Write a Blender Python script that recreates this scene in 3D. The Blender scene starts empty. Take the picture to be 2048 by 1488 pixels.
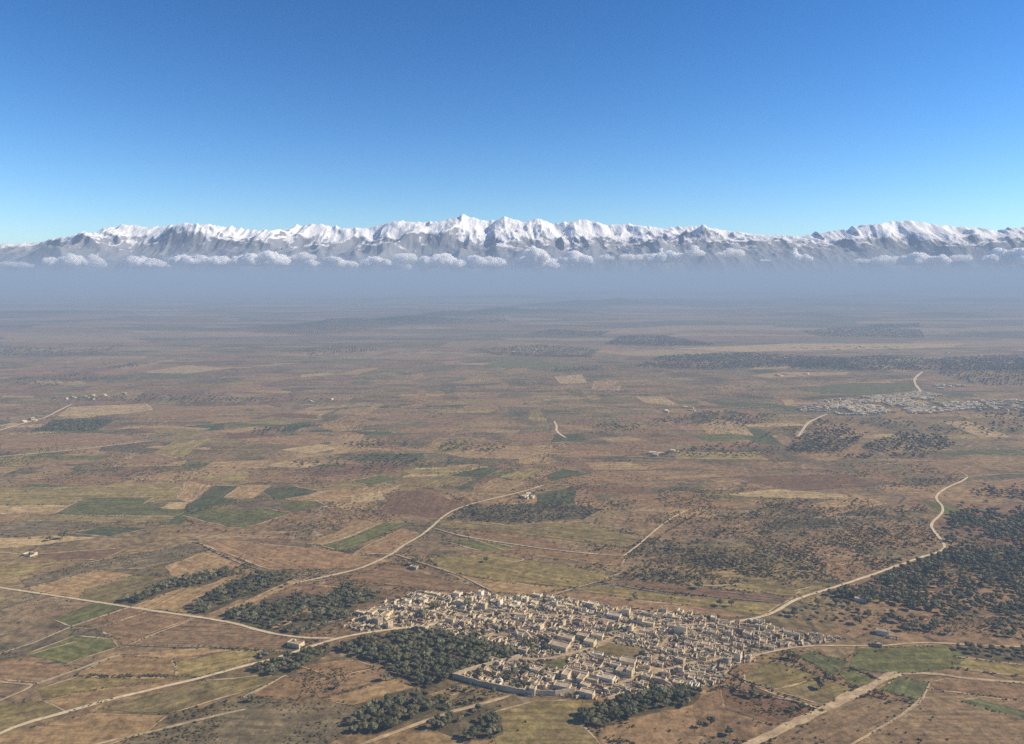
import bpy, bmesh, math, random
import numpy as np
from mathutils import Vector, Matrix

SC = bpy.context.scene
COL = SC.collection
R = math.radians

# ------------------------------------------------------------------ camera, sky, sun, exposure
FPX, CX, CY, HORIZON = 1550.0, 1024.0, 744.0, 560.0      # photograph measures (2048 x 1488)
H = 320.0                                                # flying height above the plain
PITCH = math.atan((CY - HORIZON) / FPX)
cam_d = bpy.data.cameras.new('camera'); cam = bpy.data.objects.new('camera', cam_d); COL.objects.link(cam)
cam.location = (0, 0, H); cam.rotation_euler = (math.pi / 2 - PITCH, 0, 0)
cam_d.sensor_width = 36.0; cam_d.lens = 36.0 * FPX / 2048.0
cam_d.clip_start = 1.0; cam_d.clip_end = 300000.0
SC.camera = cam

SUN_AZ, SUN_EL = R(88), R(34)                            # azimuth from the view direction towards the right
sky_w = bpy.data.worlds.new('World'); SC.world = sky_w; sky_w.use_nodes = True
wn, wl = sky_w.node_tree.nodes, sky_w.node_tree.links
bg = wn['Background']
sky = wn.new('ShaderNodeTexSky'); sky.sky_type = 'NISHITA'; sky.sun_disc = False
sky.sun_elevation = SUN_EL; sky.sun_rotation = SUN_AZ
sky.altitude = 1200; sky.air_density = 0.96; sky.dust_density = 0.0; sky.ozone_density = 2.6
gm = wn.new('ShaderNodeGamma'); gm.inputs[1].default_value = 1.42
hs = wn.new('ShaderNodeHueSaturation'); hs.inputs['Saturation'].default_value = 1.15
wl.new(sky.outputs[0], gm.inputs[0]); wl.new(gm.outputs[0], hs.inputs['Color']); wl.new(hs.outputs[0], bg.inputs[0])
bg.inputs[1].default_value = 0.0535
sun_d = bpy.data.lights.new('sun', 'SUN'); sun = bpy.data.objects.new('sun', sun_d); COL.objects.link(sun)
sun_d.energy = 5.0; sun_d.angle = R(0.5); sun_d.color = (1.0, 0.85, 0.62)
SUNV = Vector((math.sin(SUN_AZ) * math.cos(SUN_EL), math.cos(SUN_AZ) * math.cos(SUN_EL), math.sin(SUN_EL)))
sun.rotation_euler = SUNV.to_track_quat('Z', 'Y').to_euler(); sun.location = (0, 0, 2000)

vs = SC.view_settings
vs.view_transform = 'Standard'; vs.look = 'None'; vs.gamma = 1.0; vs.use_curve_mapping = False; vs.exposure = 0.5
SC.cycles.volume_bounces = 28; SC.cycles.max_bounces = 32; SC.cycles.diffuse_bounces = 2
SC.cycles.use_denoising = False      # keeps the fine grain of soil and scrub

HAZE_TOP = 180.0            # the haze layer ends this far above the aircraft
HAZE_DENSITY = 1.6e-4

# ------------------------------------------------------------------ helpers
rng = np.random.default_rng(7)
rd = random.Random(11)

def G(px, py):
    """photograph pixel -> point of the plain"""
    dx = (px - CX) / FPX; dy = (CY - py) / FPX
    c, s = math.cos(PITCH), math.sin(PITCH)
    fy = c + dy * s; fz = -s + dy * c
    t = H / -fz
    return (dx * t, fy * t)

def GP(pts): return [G(*p) for p in pts]

def pix(x, y, z=0.0):
    c, s = math.cos(PITCH), math.sin(PITCH)
    f = y * c - (z - H) * s; u = y * s + (z - H) * c
    return CX + FPX * x / f, CY - FPX * u / f

def hashn(ix, iy, seed):
    n = (ix.astype(np.int64) * 374761393 + iy.astype(np.int64) * 668265263 + seed * 982451653) & 0xffffffff
    n = ((n ^ (n >> 13)) * 1274126177) & 0xffffffff
    n = (n ^ (n >> 16)) & 0xffffffff
    return n / 4294967295.0

def vnoise(x, y, seed=0):
    ix = np.floor(x); iy = np.floor(y); fx = x - ix; fy = y - iy
    fx = fx * fx * fx * (fx * (fx * 6 - 15) + 10); fy = fy * fy * fy * (fy * (fy * 6 - 15) + 10)
    a = hashn(ix, iy, seed); b = hashn(ix + 1, iy, seed); c = hashn(ix, iy + 1, seed); d = hashn(ix + 1, iy + 1, seed)
    return (a * (1 - fx) + b * fx) * (1 - fy) + (c * (1 - fx) + d * fx) * fy

def fbm(x, y, seed=0, oct=5, gain=0.5, lac=2.03):
    x = np.asarray(x, float); y = np.asarray(y, float); s = 0; a = 1.0; t = 0
    for i in range(oct):
        s = s + a * vnoise(x, y, seed + i * 17); t += a; a *= gain; x = x * lac + 13.7; y = y * lac + 7.1
    return s / t

def ridged(x, y, seed=0, oct=6, gain=0.5, lac=2.1):
    x = np.asarray(x, float); y = np.asarray(y, float); s = 0; a = 1.0; t = 0; w = 1.0
    for i in range(oct):
        n = 1 - np.abs(2 * vnoise(x, y, seed + i * 31) - 1); n = n * n
        s = s + a * n * w; w = np.clip(n * 1.6, 0, 1); t += a; a *= gain; x = x * lac + 5.3; y = y * lac + 9.2
    return s / t

def mesh(name, verts, faces, smooth=False):
    m = bpy.data.meshes.new(name); m.from_pydata([tuple(v) for v in verts], [], faces); m.update()
    if smooth: m.polygons.foreach_set('use_smooth', [True] * len(m.polygons))
    return m

def obj(name, me, mat=None, parent=None, loc=None, rz=None):
    o = bpy.data.objects.new(name, me); COL.objects.link(o)
    if mat is not None and me is not None and len(me.materials) == 0: me.materials.append(mat)
    if parent is not None: o.parent = parent
    if loc is not None: o.location = loc
    if rz is not None: o.rotation_euler = (0, 0, rz)
    return o

def tag(o, label=None, cat=None, group=None, kind=None):
    if label: o['label'] = label
    if cat: o['category'] = cat
    if group: o['group'] = group
    if kind: o['kind'] = kind
    return o

def inside(poly, x, y):
    x = np.asarray(x, float); y = np.asarray(y, float); r = np.zeros(x.shape, bool); n = len(poly)
    for i in range(n):
        x0, y0 = poly[i]; x1, y1 = poly[(i + 1) % n]
        if y0 == y1: continue
        c = ((y0 > y) != (y1 > y)) & (x < (x1 - x0) * (y - y0) / (y1 - y0) + x0)
        r ^= c
    return r

def segdist(line, x, y):
    d = np.full(np.shape(x), 1e9)
    for (x0, y0), (x1, y1) in zip(line[:-1], line[1:]):
        vx, vy = x1 - x0, y1 - y0; L = vx * vx + vy * vy + 1e-9
        t = np.clip(((x - x0) * vx + (y - y0) * vy) / L, 0, 1)
        d = np.minimum(d, np.hypot(x - x0 - t * vx, y - y0 - t * vy))
    return d

def resample(line, step):
    out = []
    for (x0, y0), (x1, y1) in zip(line[:-1], line[1:]):
        n = max(1, int(math.hypot(x1 - x0, y1 - y0) / step))
        for k in range(n): out.append((x0 + (x1 - x0) * k / n, y0 + (y1 - y0) * k / n))
    out.append(line[-1]); return out

def chaikin(line, n=2):
    for _ in range(n):
        o = [line[0]]
        for a, b in zip(line[:-1], line[1:]):
            o += [(a[0] * .75 + b[0] * .25, a[1] * .75 + b[1] * .25), (a[0] * .25 + b[0] * .75, a[1] * .25 + b[1] * .75)]
        o.append(line[-1]); line = o
    return line

# ------------------------------------------------------------------ materials
class NT:
    def __init__(s, name):
        s.m = bpy.data.materials.new(name); s.m.use_nodes = True
        s.n = s.m.node_tree.nodes; s.l = s.m.node_tree.links; s.b = s.n['Principled BSDF']
        s.b.inputs['Specular IOR Level'].default_value = 0.15; s.b.inputs['Roughness'].default_value = 0.95
    def set(s, sock, v):
        if isinstance(v, (int, float, tuple, list)): sock.default_value = v
        else: s.l.new(v, sock)
    def node(s, t, **k):
        nd = s.n.new(t)
        for a, v in k.items(): setattr(nd, a, v)
        return nd
    def pos(s): return s.node('ShaderNodeNewGeometry').outputs['Position']
    def tc(s, w='Object'): return s.node('ShaderNodeTexCoord').outputs[w]
    def mapping(s, vec, scale=(1, 1, 1), rot=(0, 0, 0), loc=(0, 0, 0)):
        nd = s.node('ShaderNodeMapping'); s.l.new(vec, nd.inputs[0])
        nd.inputs['Scale'].default_value = scale; nd.inputs['Rotation'].default_value = rot; nd.inputs['Location'].default_value = loc
        return nd.outputs[0]
    def noise(s, vec, scale, detail=4, rough=0.55, dist=0.0, out=0):
        nd = s.node('ShaderNodeTexNoise'); s.l.new(vec, nd.inputs['Vector'])
        nd.inputs['Scale'].default_value = scale; nd.inputs['Detail'].default_value = detail
        nd.inputs['Roughness'].default_value = rough; nd.inputs['Distortion'].default_value = dist
        return nd.outputs[out]
    def voro(s, vec, scale, feature='F1', rand=1.0, metric='EUCLIDEAN', out='Color'):
        nd = s.node('ShaderNodeTexVoronoi', feature=feature)
        if feature != 'DISTANCE_TO_EDGE': nd.distance = metric
        s.l.new(vec, nd.inputs['Vector']); nd.inputs['Scale'].default_value = scale; nd.inputs['Randomness'].default_value = rand
        return nd.outputs[out]
    def ramp(s, f, stops, interp='LINEAR'):
        nd = s.node('ShaderNodeValToRGB'); cr = nd.color_ramp; cr.interpolation = interp
        while len(cr.elements) < len(stops): cr.elements.new(0.5)
        for e, (p, c) in zip(cr.elements, stops):
            e.position = p; e.color = (c, c, c, 1) if isinstance(c, (int, float)) else (*c, 1)
        s.l.new(f, nd.inputs[0]); return nd.outputs[0]
    def mix(s, f, a, b, mode='MIX'):
        nd = s.node('ShaderNodeMix', data_type='RGBA', blend_type=mode)
        s.set(nd.inputs[0], f)
        for k, v in ((6, a), (7, b)):
            s.set(nd.inputs[k], (*v, 1) if isinstance(v, tuple) and len(v) == 3 else v)
        return nd.outputs[2]
    def math(s, op, a, b=0.0, clamp=False):
        nd = s.node('ShaderNodeMath', operation=op, use_clamp=clamp); s.set(nd.inputs[0], a); s.set(nd.inputs[1], b); return nd.outputs[0]
    def vadd(s, a, b):
        nd = s.node('ShaderNodeVectorMath', operation='ADD'); s.set(nd.inputs[0], a); s.set(nd.inputs[1], b); return nd.outputs[0]
    def vscale(s, a, f):
        nd = s.node('ShaderNodeVectorMath', operation='SCALE'); s.set(nd.inputs[0], a); s.set(nd.inputs['Scale'], f); return nd.outputs[0]
    def sep(s, v, k):
        nd = s.node('ShaderNodeSeparateXYZ'); s.l.new(v, nd.inputs[0]); return nd.outputs[k]
    def rand(s): return s.node('ShaderNodeObjectInfo').outputs['Random']
    def vary(s, col, f, lo, hi):
        """multiply the colour by lo..hi"""
        g = s.math('MULTIPLY_ADD', f, hi - lo); s.n[-1].inputs[2].default_value = lo
        return s.mix(1.0, col, g, 'MULTIPLY')
    def bump(s, h, strength, dist):
        nd = s.node('ShaderNodeBump'); s.l.new(h, nd.inputs['Height']); nd.inputs['Strength'].default_value = strength; nd.inputs['Distance'].default_value = dist
        s.l.new(nd.outputs[0], s.b.inputs['Normal'])
    def out(s, col, rough=0.95):
        s.set(s.b.inputs['Base Color'], (*col, 1) if isinstance(col, tuple) else col); s.b.inputs['Roughness'].default_value = rough; return s.m

SOIL = dict((k_, (c_[0] * 1.27, c_[1] * 1.19, c_[2] * .96)) for k_, c_ in dict(tan=(.275, .195, .115), light=(.33, .25, .155), orange=(.232, .160, .090), red=(.186, .116, .074), dark=(.125, .078, .054),
            brown=(.190, .130, .082), olive=(.155, .128, .058), yellow=(.215, .172, .080), green=(.100, .105, .040), deep=(.070, .080, .042), grey=(.135, .115, .082)).items())

def ground_material():
    t = NT('plain_soil'); P = t.pos()
    w = t.noise(P, 1 / 260, 3, .5, out=1)
    wv = t.vscale(t.vadd(w, (-.5, -.5, -.5)), 60.0); Q = t.vadd(P, wv)
    A = t.mapping(Q, (1, .62, 0), (0, 0, R(24))); B = t.mapping(Q, (.7, 1, 0), (0, 0, R(-14)))
    v1 = t.sep(t.voro(A, 1 / 130, rand=.85), 0); v2 = t.sep(t.voro(B, 1 / 62, rand=.9), 1); v3 = t.sep(t.voro(A, 1 / 420, rand=.9), 2)
    S = SOIL
    c1 = t.ramp(v1, [(0, S['red']), (.14, S['brown']), (.26, S['grey']), (.38, S['olive']), (.5, S['orange']), (.62, S['dark']), (.74, S['brown']), (.86, S['tan']), (.94, S['deep'])], 'CONSTANT')
    c2 = t.ramp(v2, [(0, S['brown']), (.2, S['olive']), (.4, S['red']), (.55, S['grey']), (.7, S['tan']), (.85, S['dark'])], 'CONSTANT')
    c3 = t.ramp(v3, [(0, S['red']), (.3, S['brown']), (.5, S['grey']), (.7, S['olive']), (.85, S['tan'])], 'CONSTANT')
    col = t.mix(.34, c1, c2); col = t.mix(.28, col, c3)
    # broad drifts of soil and dry grass
    n1 = t.noise(P, 1 / 170, 6, .62); col = t.mix(t.ramp(n1, [(.42, 0), (.66, .55)]), col, S['brown'])
    sA = t.noise(t.mapping(P, (.22, 1, 0), (0, 0, R(-4)), (11, 5, 0)), 1 / 70, 7, .68); col = t.mix(t.ramp(sA, [(.52, 0), (.62, .85)]), col, (.080, .072, .036))
    sB = t.noise(t.mapping(P, (.18, 1, 0), (0, 0, R(5)), (911, 75, 0)), 1 / 52, 7, .68); col = t.mix(t.ramp(sB, [(.55, 0), (.66, .85)]), col, (.34, .24, .125))
    n2 = t.noise(t.mapping(P, (1, 1, 0), loc=(371, 92, 0)), 1 / 95, 7, .66); col = t.mix(t.ramp(n2, [(.54, 0), (.68, .6)]), col, S['tan'])
    n2b = t.noise(t.mapping(P, (1, 1, 0), loc=(771, 192, 0)), 1 / 140, 7, .68); col = t.mix(t.ramp(n2b, [(.52, 0), (.64, .75)]), col, (.072, .070, .035))
    v4 = t.sep(t.voro(t.mapping(Q, (.36, 1, 0), (0, 0, R(5))), 1 / 260, rand=1.0), 0); y_ = t.ramp(t.math('DIVIDE', t.sep(P, 1), 9000.0), [(.25, 0), (.5, .62)])
    c4 = t.ramp(v4, [(0, (.36, .26, .15)), (.2, S['deep']), (.42, S['red']), (.58, (.30, .22, .125)), (.72, S['deep']), (.84, S['grey'])], 'CONSTANT'); col = t.mix(y_, col, c4)
    # field margins
    e1 = t.voro(A, 1 / 130, 'DISTANCE_TO_EDGE', .85, out='Distance'); e2 = t.voro(B, 1 / 62, 'DISTANCE_TO_EDGE', .9, out='Distance')
    gap = t.noise(P, 1 / 60, 3)
    m1 = t.math('MULTIPLY', t.ramp(e1, [(.006, 1), (.017, 0)]), t.ramp(gap, [(.50, 0), (.58, .6)]))
    m2 = t.math('MULTIPLY', t.ramp(e2, [(.010, 1), (.026, 0)]), t.ramp(gap, [(.42, .8), (.5, 0)]))
    col = t.mix(m1, col, (.31, .245, .155)); col = t.mix(m2, col, (.065, .062, .040))
    # scrub and stones
    n3 = t.noise(P, 1 / 9, 8, .72); col = t.vary(col, t.ramp(n3, [(.40, 0), (.60, 1)]), .60, 1.40)
    n4 = t.noise(t.mapping(P, (1, 1, 0), loc=(55, 17, 0)), 1 / 4.2, 5, .7)
    msk = t.noise(t.mapping(P, (1, 1, 0), loc=(155, 317, 0)), 1 / 110, 5, .6)
    sc_ = t.math('MULTIPLY', t.ramp(n4, [(.55, 0), (.62, 1)]), t.ramp(msk, [(.44, 0), (.62, .65)])); col = t.mix(sc_, col, (.058, .060, .037))
    st = t.math('MULTIPLY', t.ramp(n4, [(.33, 1), (.39, 0)]), t.ramp(msk, [(.40, .7), (.58, 0)])); col = t.mix(st, col, (.36, .30, .215))
    z = t.sep(P, 2); col = t.mix(t.ramp(t.math('DIVIDE', z, 60.0), [(.08, 0), (.5, .8)]), col, (.070, .074, .052))
    t.bump(t.noise(P, 1 / 14, 8, .65), .6, 1.6)
    return t.out(col)

def field_material(name, c, c2, row=0.0, rowscale=.25, scrub=0.0, stone=0.0, patch=.5):
    """a tilled or grassy field: rows follow the field's own axes"""
    t = NT(name); P = t.pos(); O = t.tc('Object')
    n1 = t.noise(P, 1 / 45, 6, .62); col = t.mix(t.ramp(n1, [(.38, 0), (.64, patch)]), c, c2)
    nL = t.noise(t.mapping(P, (1, 1, 0), loc=(201, 77, 0)), 1 / 22, 5, .6); col = t.vary(col, t.ramp(nL, [(.34, 0), (.66, 1)]), .74, 1.26)
    n5 = t.noise(t.mapping(O, (.07, 1, 1)), 1 / 6, 5, .65); col = t.vary(col, t.ramp(n5, [(.40, 0), (.60, 1)]), .76, 1.24)
    if row > 0:
        wv = t.node('ShaderNodeTexWave', bands_direction='Y'); t.l.new(O, wv.inputs['Vector'])
        wv.inputs['Scale'].default_value = rowscale; wv.inputs['Distortion'].default_value = 2.2; wv.inputs['Detail'].default_value = 4; wv.inputs['Detail Scale'].default_value = .4
        col = t.mix(t.math('MULTIPLY', wv.outputs[1], row), col, c2)
        n7 = t.noise(t.mapping(O, (.05, 1, 1)), 1 / 5, 4, .7); col = t.mix(t.math('MULTIPLY', t.ramp(n7, [(.52, 0), (.66, 1)]), row), col, (.075, .058, .040))
    n3 = t.noise(P, 1 / 7, 8, .75); col = t.vary(col, t.ramp(n3, [(.40, 0), (.60, 1)]), .66, 1.34)
    n4 = t.noise(t.mapping(P, (1, 1, 0), loc=(55, 17, 0)), 1 / 2.6, 5, .72); msk = t.noise(P, 1 / 38, 5, .65)
    if scrub > 0:
        col = t.mix(t.math('MULTIPLY', t.ramp(n4, [(.52, 0), (.60, 1)]), t.ramp(msk, [(.40, 0), (.56, scrub)])), col, (.062, .064, .040))
    if stone > 0:
        col = t.mix(t.math('MULTIPLY', t.ramp(n4, [(.34, 1), (.41, 0)]), t.ramp(msk, [(.40, stone), (.60, 0)])), col, (.38, .30, .185))
    col = t.vary(col, t.rand(), .86, 1.14)
    t.bump(t.noise(P, 1 / 10, 8, .66), .55, 1.1)
    return t.out(col)

def simple_material(name, c, lo=.75, hi=1.25, scale=.6, rnd=.12, rough=.95, bump=0.0, c2=None):
    t = NT(name); P = t.pos()
    n = t.noise(P, scale, 6, .65); col = c
    if c2: col = t.mix(t.ramp(t.noise(P, scale * .3, 5, .6), [(.4, 0), (.62, 1)]), c, c2)
    col = t.vary(col if not isinstance(col, tuple) else t.mix(0.0, c, c), t.ramp(n, [(.3, 0), (.7, 1)]), lo, hi)
    if rnd: col = t.vary(col, t.rand(), 1 - rnd, 1 + rnd)
    if bump: t.bump(n, .6, bump)
    return t.out(col, rough)

M = {}
M['ground'] = ground_material()
S = SOIL
M['green'] = field_material('young_crop', S['green'], (.135, .125, .052), scrub=.2, patch=.55)
M['deep'] = field_material('dark_crop', S['deep'], S['green'], scrub=.6, patch=.4)
M['yellow'] = field_material('dry_meadow', S['yellow'], S['olive'], scrub=.25, patch=.7)
M['olive'] = field_material('olive_meadow', S['olive'], (.185, .135, .070), scrub=.25, patch=.6)
M['tan'] = field_material('stubble', S['tan'], S['orange'], row=.35, stone=.2)
M['light'] = field_material('pale_stubble', S['light'], S['yellow'], row=.15, stone=.35)
M['orange'] = field_material('ochre_soil', S['orange'], S['tan'], row=.3, scrub=.15)
M['red'] = field_material('red_soil', S['red'], S['orange'], row=.45, scrub=.2, stone=.25)
M['dark'] = field_material('dark_red_soil', S['dark'], S['red'], row=.5, scrub=.3)
M['brown'] = field_material('brown_fallow', S['brown'], S['red'], row=.35, scrub=.5, stone=.3)
M['scrub'] = field_material('scrub_ground', (.185, .138, .075), (.105, .086, .046), scrub=.9, stone=.7, patch=.7)
M['rows'] = field_material('ploughed_rows', (.215, .128, .066), (.295, .200, .105), row=.85, rowscale=.09, scrub=.2)
M['rowsdark'] = field_material('terrace_rows', (.195, .125, .064), (.255, .175, .092), row=.5, rowscale=.06, scrub=.6)
M['grove'] = field_material('grove_floor', (.135, .105, .055), (.085, .075, .036), scrub=.8, stone=.3, patch=.8)
M['dust'] = field_material('village_earth', (.37, .28, .175), (.22, .165, .10), scrub=.6, stone=.9, patch=.8)
M['road'] = simple_material('road_dust', (.64, .515, .33), .78, 1.18, .35, .05, c2=(.53, .42, .26))
M['track'] = simple_material('track_earth', (.52, .395, .235), .66, 1.25, .30, .05, c2=(.36, .262, .15))
M['crown'] = None
def leaf_material(name, c, c2):
    t = NT(name); P = t.pos()
    n = t.noise(P, .55, 4, .7); col = t.mix(t.ramp(n, [(.38, 0), (.62, 1)]), c, c2)
    col = t.mix(t.ramp(t.rand(), [(.55, 0), (1, .5)]), col, (.125, .115, .045)); col = t.vary(col, t.math('FRACT', t.math('MULTIPLY', t.rand(), 7.31)), .60, 1.40)
    return t.out(col, .8)
M['leaf'] = leaf_material('olive_foliage', (.098, .100, .054), (.162, .158, .088))
M['leaf_b'] = leaf_material('carob_foliage', (.066, .070, .036), (.112, .113, .056))
M['shrub'] = leaf_material('scrub_foliage', (.070, .068, .036), (.115, .105, .056))
M['bark'] = simple_material('bark', (.11, .085, .062), .7, 1.3, 2.0)
M['wall'] = simple_material('mud_plaster', (.65, .535, .365), .80, 1.16, .45, .14, c2=(.53, .425, .28))
M['wall_cream'] = simple_material('cream_plaster', (.68, .57, .38), .86, 1.12, .45, .08, c2=(.58, .47, .30))
M['wall_red'] = simple_material('red_mud_plaster', (.44, .315, .215), .80, 1.16, .45, .12, c2=(.36, .26, .18))
M['wall_grey'] = simple_material('stone_rubble_wall', (.45, .375, .27), .65, 1.25, 1.1, .12, c2=(.30, .25, .19))
M['white'] = simple_material('whitewash', (.74, .67, .54), .9, 1.08, .5, .04)
M['roof'] = simple_material('earth_roof', (.48, .38, .245), .75, 1.2, .5, .16, c2=(.31, .24, .17))
M['door'] = simple_material('door_paint', (.085, .075, .065), .8, 1.2, 2, .4)
M['window'] = simple_material('window_dark', (.030, .030, .032), .8, 1.2, 2, .3, rough=.3)
M['rock'] = simple_material('limestone', (.44, .355, .235), .75, 1.2, .8, .15)

# ------------------------------------------------------------------ terrain
def bump_list():
    out = []
    ridge = [(430, 672, 12), (520, 668, 22), (600, 664, 26), (680, 660, 28), (760, 655, 30), (830, 648, 34), (900, 638, 42), (980, 632, 44), (1060, 632, 34), (1130, 632, 26)]
    for px, py, h in ridge:
        x, y = G(px, py); out.append((x, y + 200, h, 380, 260))
    for px, py, h, sx, sy in [(1170, 612, 60, 620, 500), (1260, 612, 40, 700, 400), (1320, 606, 52, 700, 500), (1440, 610, 34, 800, 500), (1580, 604, 58, 900, 600), (1700, 612, 40, 900, 500),
                              (1740, 596, 74, 1100, 700), (1880, 586, 120, 1500, 900), (2010, 580, 130, 1700, 900), (1960, 604, 60, 900, 500), (1480, 590, 80, 1500, 700), (1250, 588, 85, 1400, 900),
                              (1000, 596, 50, 1500, 600), (700, 600, 30, 1500, 600), (300, 640, 24, 700, 300), (150, 655, 20, 600, 300), (60, 630, 30, 900, 400), (1620, 632, 22, 500, 300), (1900, 632, 26, 500, 300)]:
        x, y = G(px, py); out.append((x, y, h, sx, sy))
    return out
BUMPS = bump_list()
def zt(x, y):
    x = np.asarray(x, float); y = np.asarray(y, float)
    z = np.zeros(np.broadcast(x, y).shape)
    far = np.clip((y - 4500) / 700, 0, 1)
    for bx, by, h, sx, sy in BUMPS:
        z = z + h * np.exp(-((x - bx) / sx) ** 2 - ((y - by) / sy) ** 2)
    z = z * (0.55 + 0.9 * ridged(x / 900, y / 900, 5, 5)) + 14 * fbm(x / 1500, y / 1500, 3, 4) ** 2
    return z * far

ys = np.concatenate([[-900, -300, 100, 300], np.geomspace(420, 4400, 60), np.geomspace(4460, 14000, 230), np.geomspace(14200, 40500, 40)])
NXC = 300
us = np.linspace(-1, 1, NXC); us = np.sign(us) * np.abs(us) ** 1.15
Y, U = np.meshgrid(ys, us, indexing='ij'); W = np.abs(Y) * 0.85 + 900; X = U * W; Z = zt(X, Y)
gv = np.stack([X, Y, Z], -1).reshape(-1, 3); gf = []
for j in range(len(ys) - 1):
    b = j * NXC
    gf += [(b + i, b + i + 1, b + NXC + i + 1, b + NXC + i) for i in range(NXC - 1)]
ground = obj('ground', mesh('ground', gv, gf, True), M['ground']); tag(ground, kind='structure')

# ------------------------------------------------------------------ snowy mountain range
CREST = [(-900, 500), (-600, 470), (-350, 488), (-120, 480), (0, 490), (60, 487), (110, 482), (170, 474), (200, 470), (215, 460), (262, 450), (300, 457), (355, 452), (420, 451), (480, 458), (510, 462), (560, 462), (610, 452),
         (640, 450), (690, 458), (740, 458), (790, 445), (850, 446), (880, 445), (930, 433), (975, 445), (1010, 437), (1050, 447), (1075, 439), (1110, 450), (1165, 441), (1215, 452), (1260, 450), (1320, 458),
         (1395, 453), (1450, 463), (1500, 470), (1600, 473), (1680, 460), (1740, 450), (1810, 443), (1870, 452), (1950, 458), (1990, 462), (2048, 454), (2150, 462), (2350, 448), (2600, 466), (2900, 470)]
MY0, MY1, MYC = 42000.0, 58000.0, 52000.0
def mountains():
    nx, ny = 1500, 170
    xs = np.linspace(-52000, 52000, nx); yy = MY0 + (MY1 - MY0) * np.linspace(0, 1, ny) ** 1.0
    Xm, Ym = np.meshgrid(xs, yy, indexing='ij')
    px = CX + FPX * xs / MYC / math.cos(PITCH)
    cy = np.interp(px, [c[0] for c in CREST], [c[1] for c in CREST])
    target = H + (HORIZON - cy) / FPX * MYC * 1.004
    u = (Ym - MY0) / (MYC - MY0)
    wx = (fbm(Xm / 2600, Ym / 5200, 61, 4) - .5) * 2600; wy = (fbm(Xm / 3000, Ym / 3000, 71, 4) - .5) * 2200
    rg = ridged((Xm + wx) / 5200, (Ym + wy) / 6500, 21, 8, .43)
    rg2 = ridged((Xm + wx * .6) / 1900, (Ym + wy) / 3000, 41, 7, .44)
    rg3 = ridged((Xm + wx * .4) / 760, (Ym + wy) / 2100, 51, 4, .5)
    wc = np.clip((u - .72) / .2, 0, 1); rg_s = ridged((Xm + wx) / 5200, (Ym + wy) / 6500, 21, 3, .43); rg = rg * (1 - .75 * wc) + rg_s * .75 * wc; rg2 = rg2 * (1 - .55 * wc); rg3 = rg3 * (1 - .6 * wc)
    env = np.where(u < 1, np.clip(u, 0, 1) ** 1.25, np.clip(1 - (u - 1) / .6, 0, 1) ** .8)
    low = ridged((Xm - wx) / 5200, (Ym + wy) / 5200, 91, 6, .5)
    h = env * (0.50 + 0.44 * rg + 0.10 * rg2 + 0.055 * rg3) + 0.26 * np.exp(-((u - .34) / .2) ** 2) * (.35 + .65 * low)
    mx = h.max(axis=1); k = np.ones(9) / 9; mxs = np.convolve(np.pad(mx, 4, mode='edge'), k, 'valid')
    Zm = h / mxs[:, None] * target[:, None]
    Zm = Zm * np.clip(u / .06, 0, 1) - 30
    v = np.stack([Xm, Ym, Zm], -1).reshape(-1, 3)
    f = []
    for i in range(nx - 1):
        b = i * ny; f += [(b + j, b + ny + j, b + ny + j + 1, b + j + 1) for j in range(ny - 1)]
    t = NT('snow_and_hazed_rock'); P = t.pos(); z = t.sep(P, 2)
    nrm = t.node('ShaderNodeNewGeometry').outputs['Normal']; nz = t.sep(nrm, 2)
    n1 = t.noise(P, 1 / 2600, 6, .6); n2 = t.noise(t.mapping(P, (1, .45, .45)), 1 / 380, 7, .64)
    a = t.math('MULTIPLY_ADD', z, 1 / 900.0); t.n[-1].inputs[2].default_value = -3340 / 900.0
    a = t.math('ADD', a, t.math('MULTIPLY_ADD', n1, 1.3)); 
    a = t.math('ADD', a, t.math('MULTIPLY', t.math('SUBTRACT', n2, .5), 2.4))
    a = t.math('ADD', a, t.math('MULTIPLY', t.math('SUBTRACT', nz, .84), 3.2))
    snow = t.ramp(a, [(.34, 0), (.72, 1)])
    rock = t.mix(t.ramp(n2, [(.35, 0), (.65, 1)]), (.215, .232, .278), (.262, .276, .315))  # brownish stone turned paler and bluer: distance haze put into the base colour
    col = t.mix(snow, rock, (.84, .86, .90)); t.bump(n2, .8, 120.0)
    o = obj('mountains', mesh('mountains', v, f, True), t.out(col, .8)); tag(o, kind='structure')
mountains()

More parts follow.
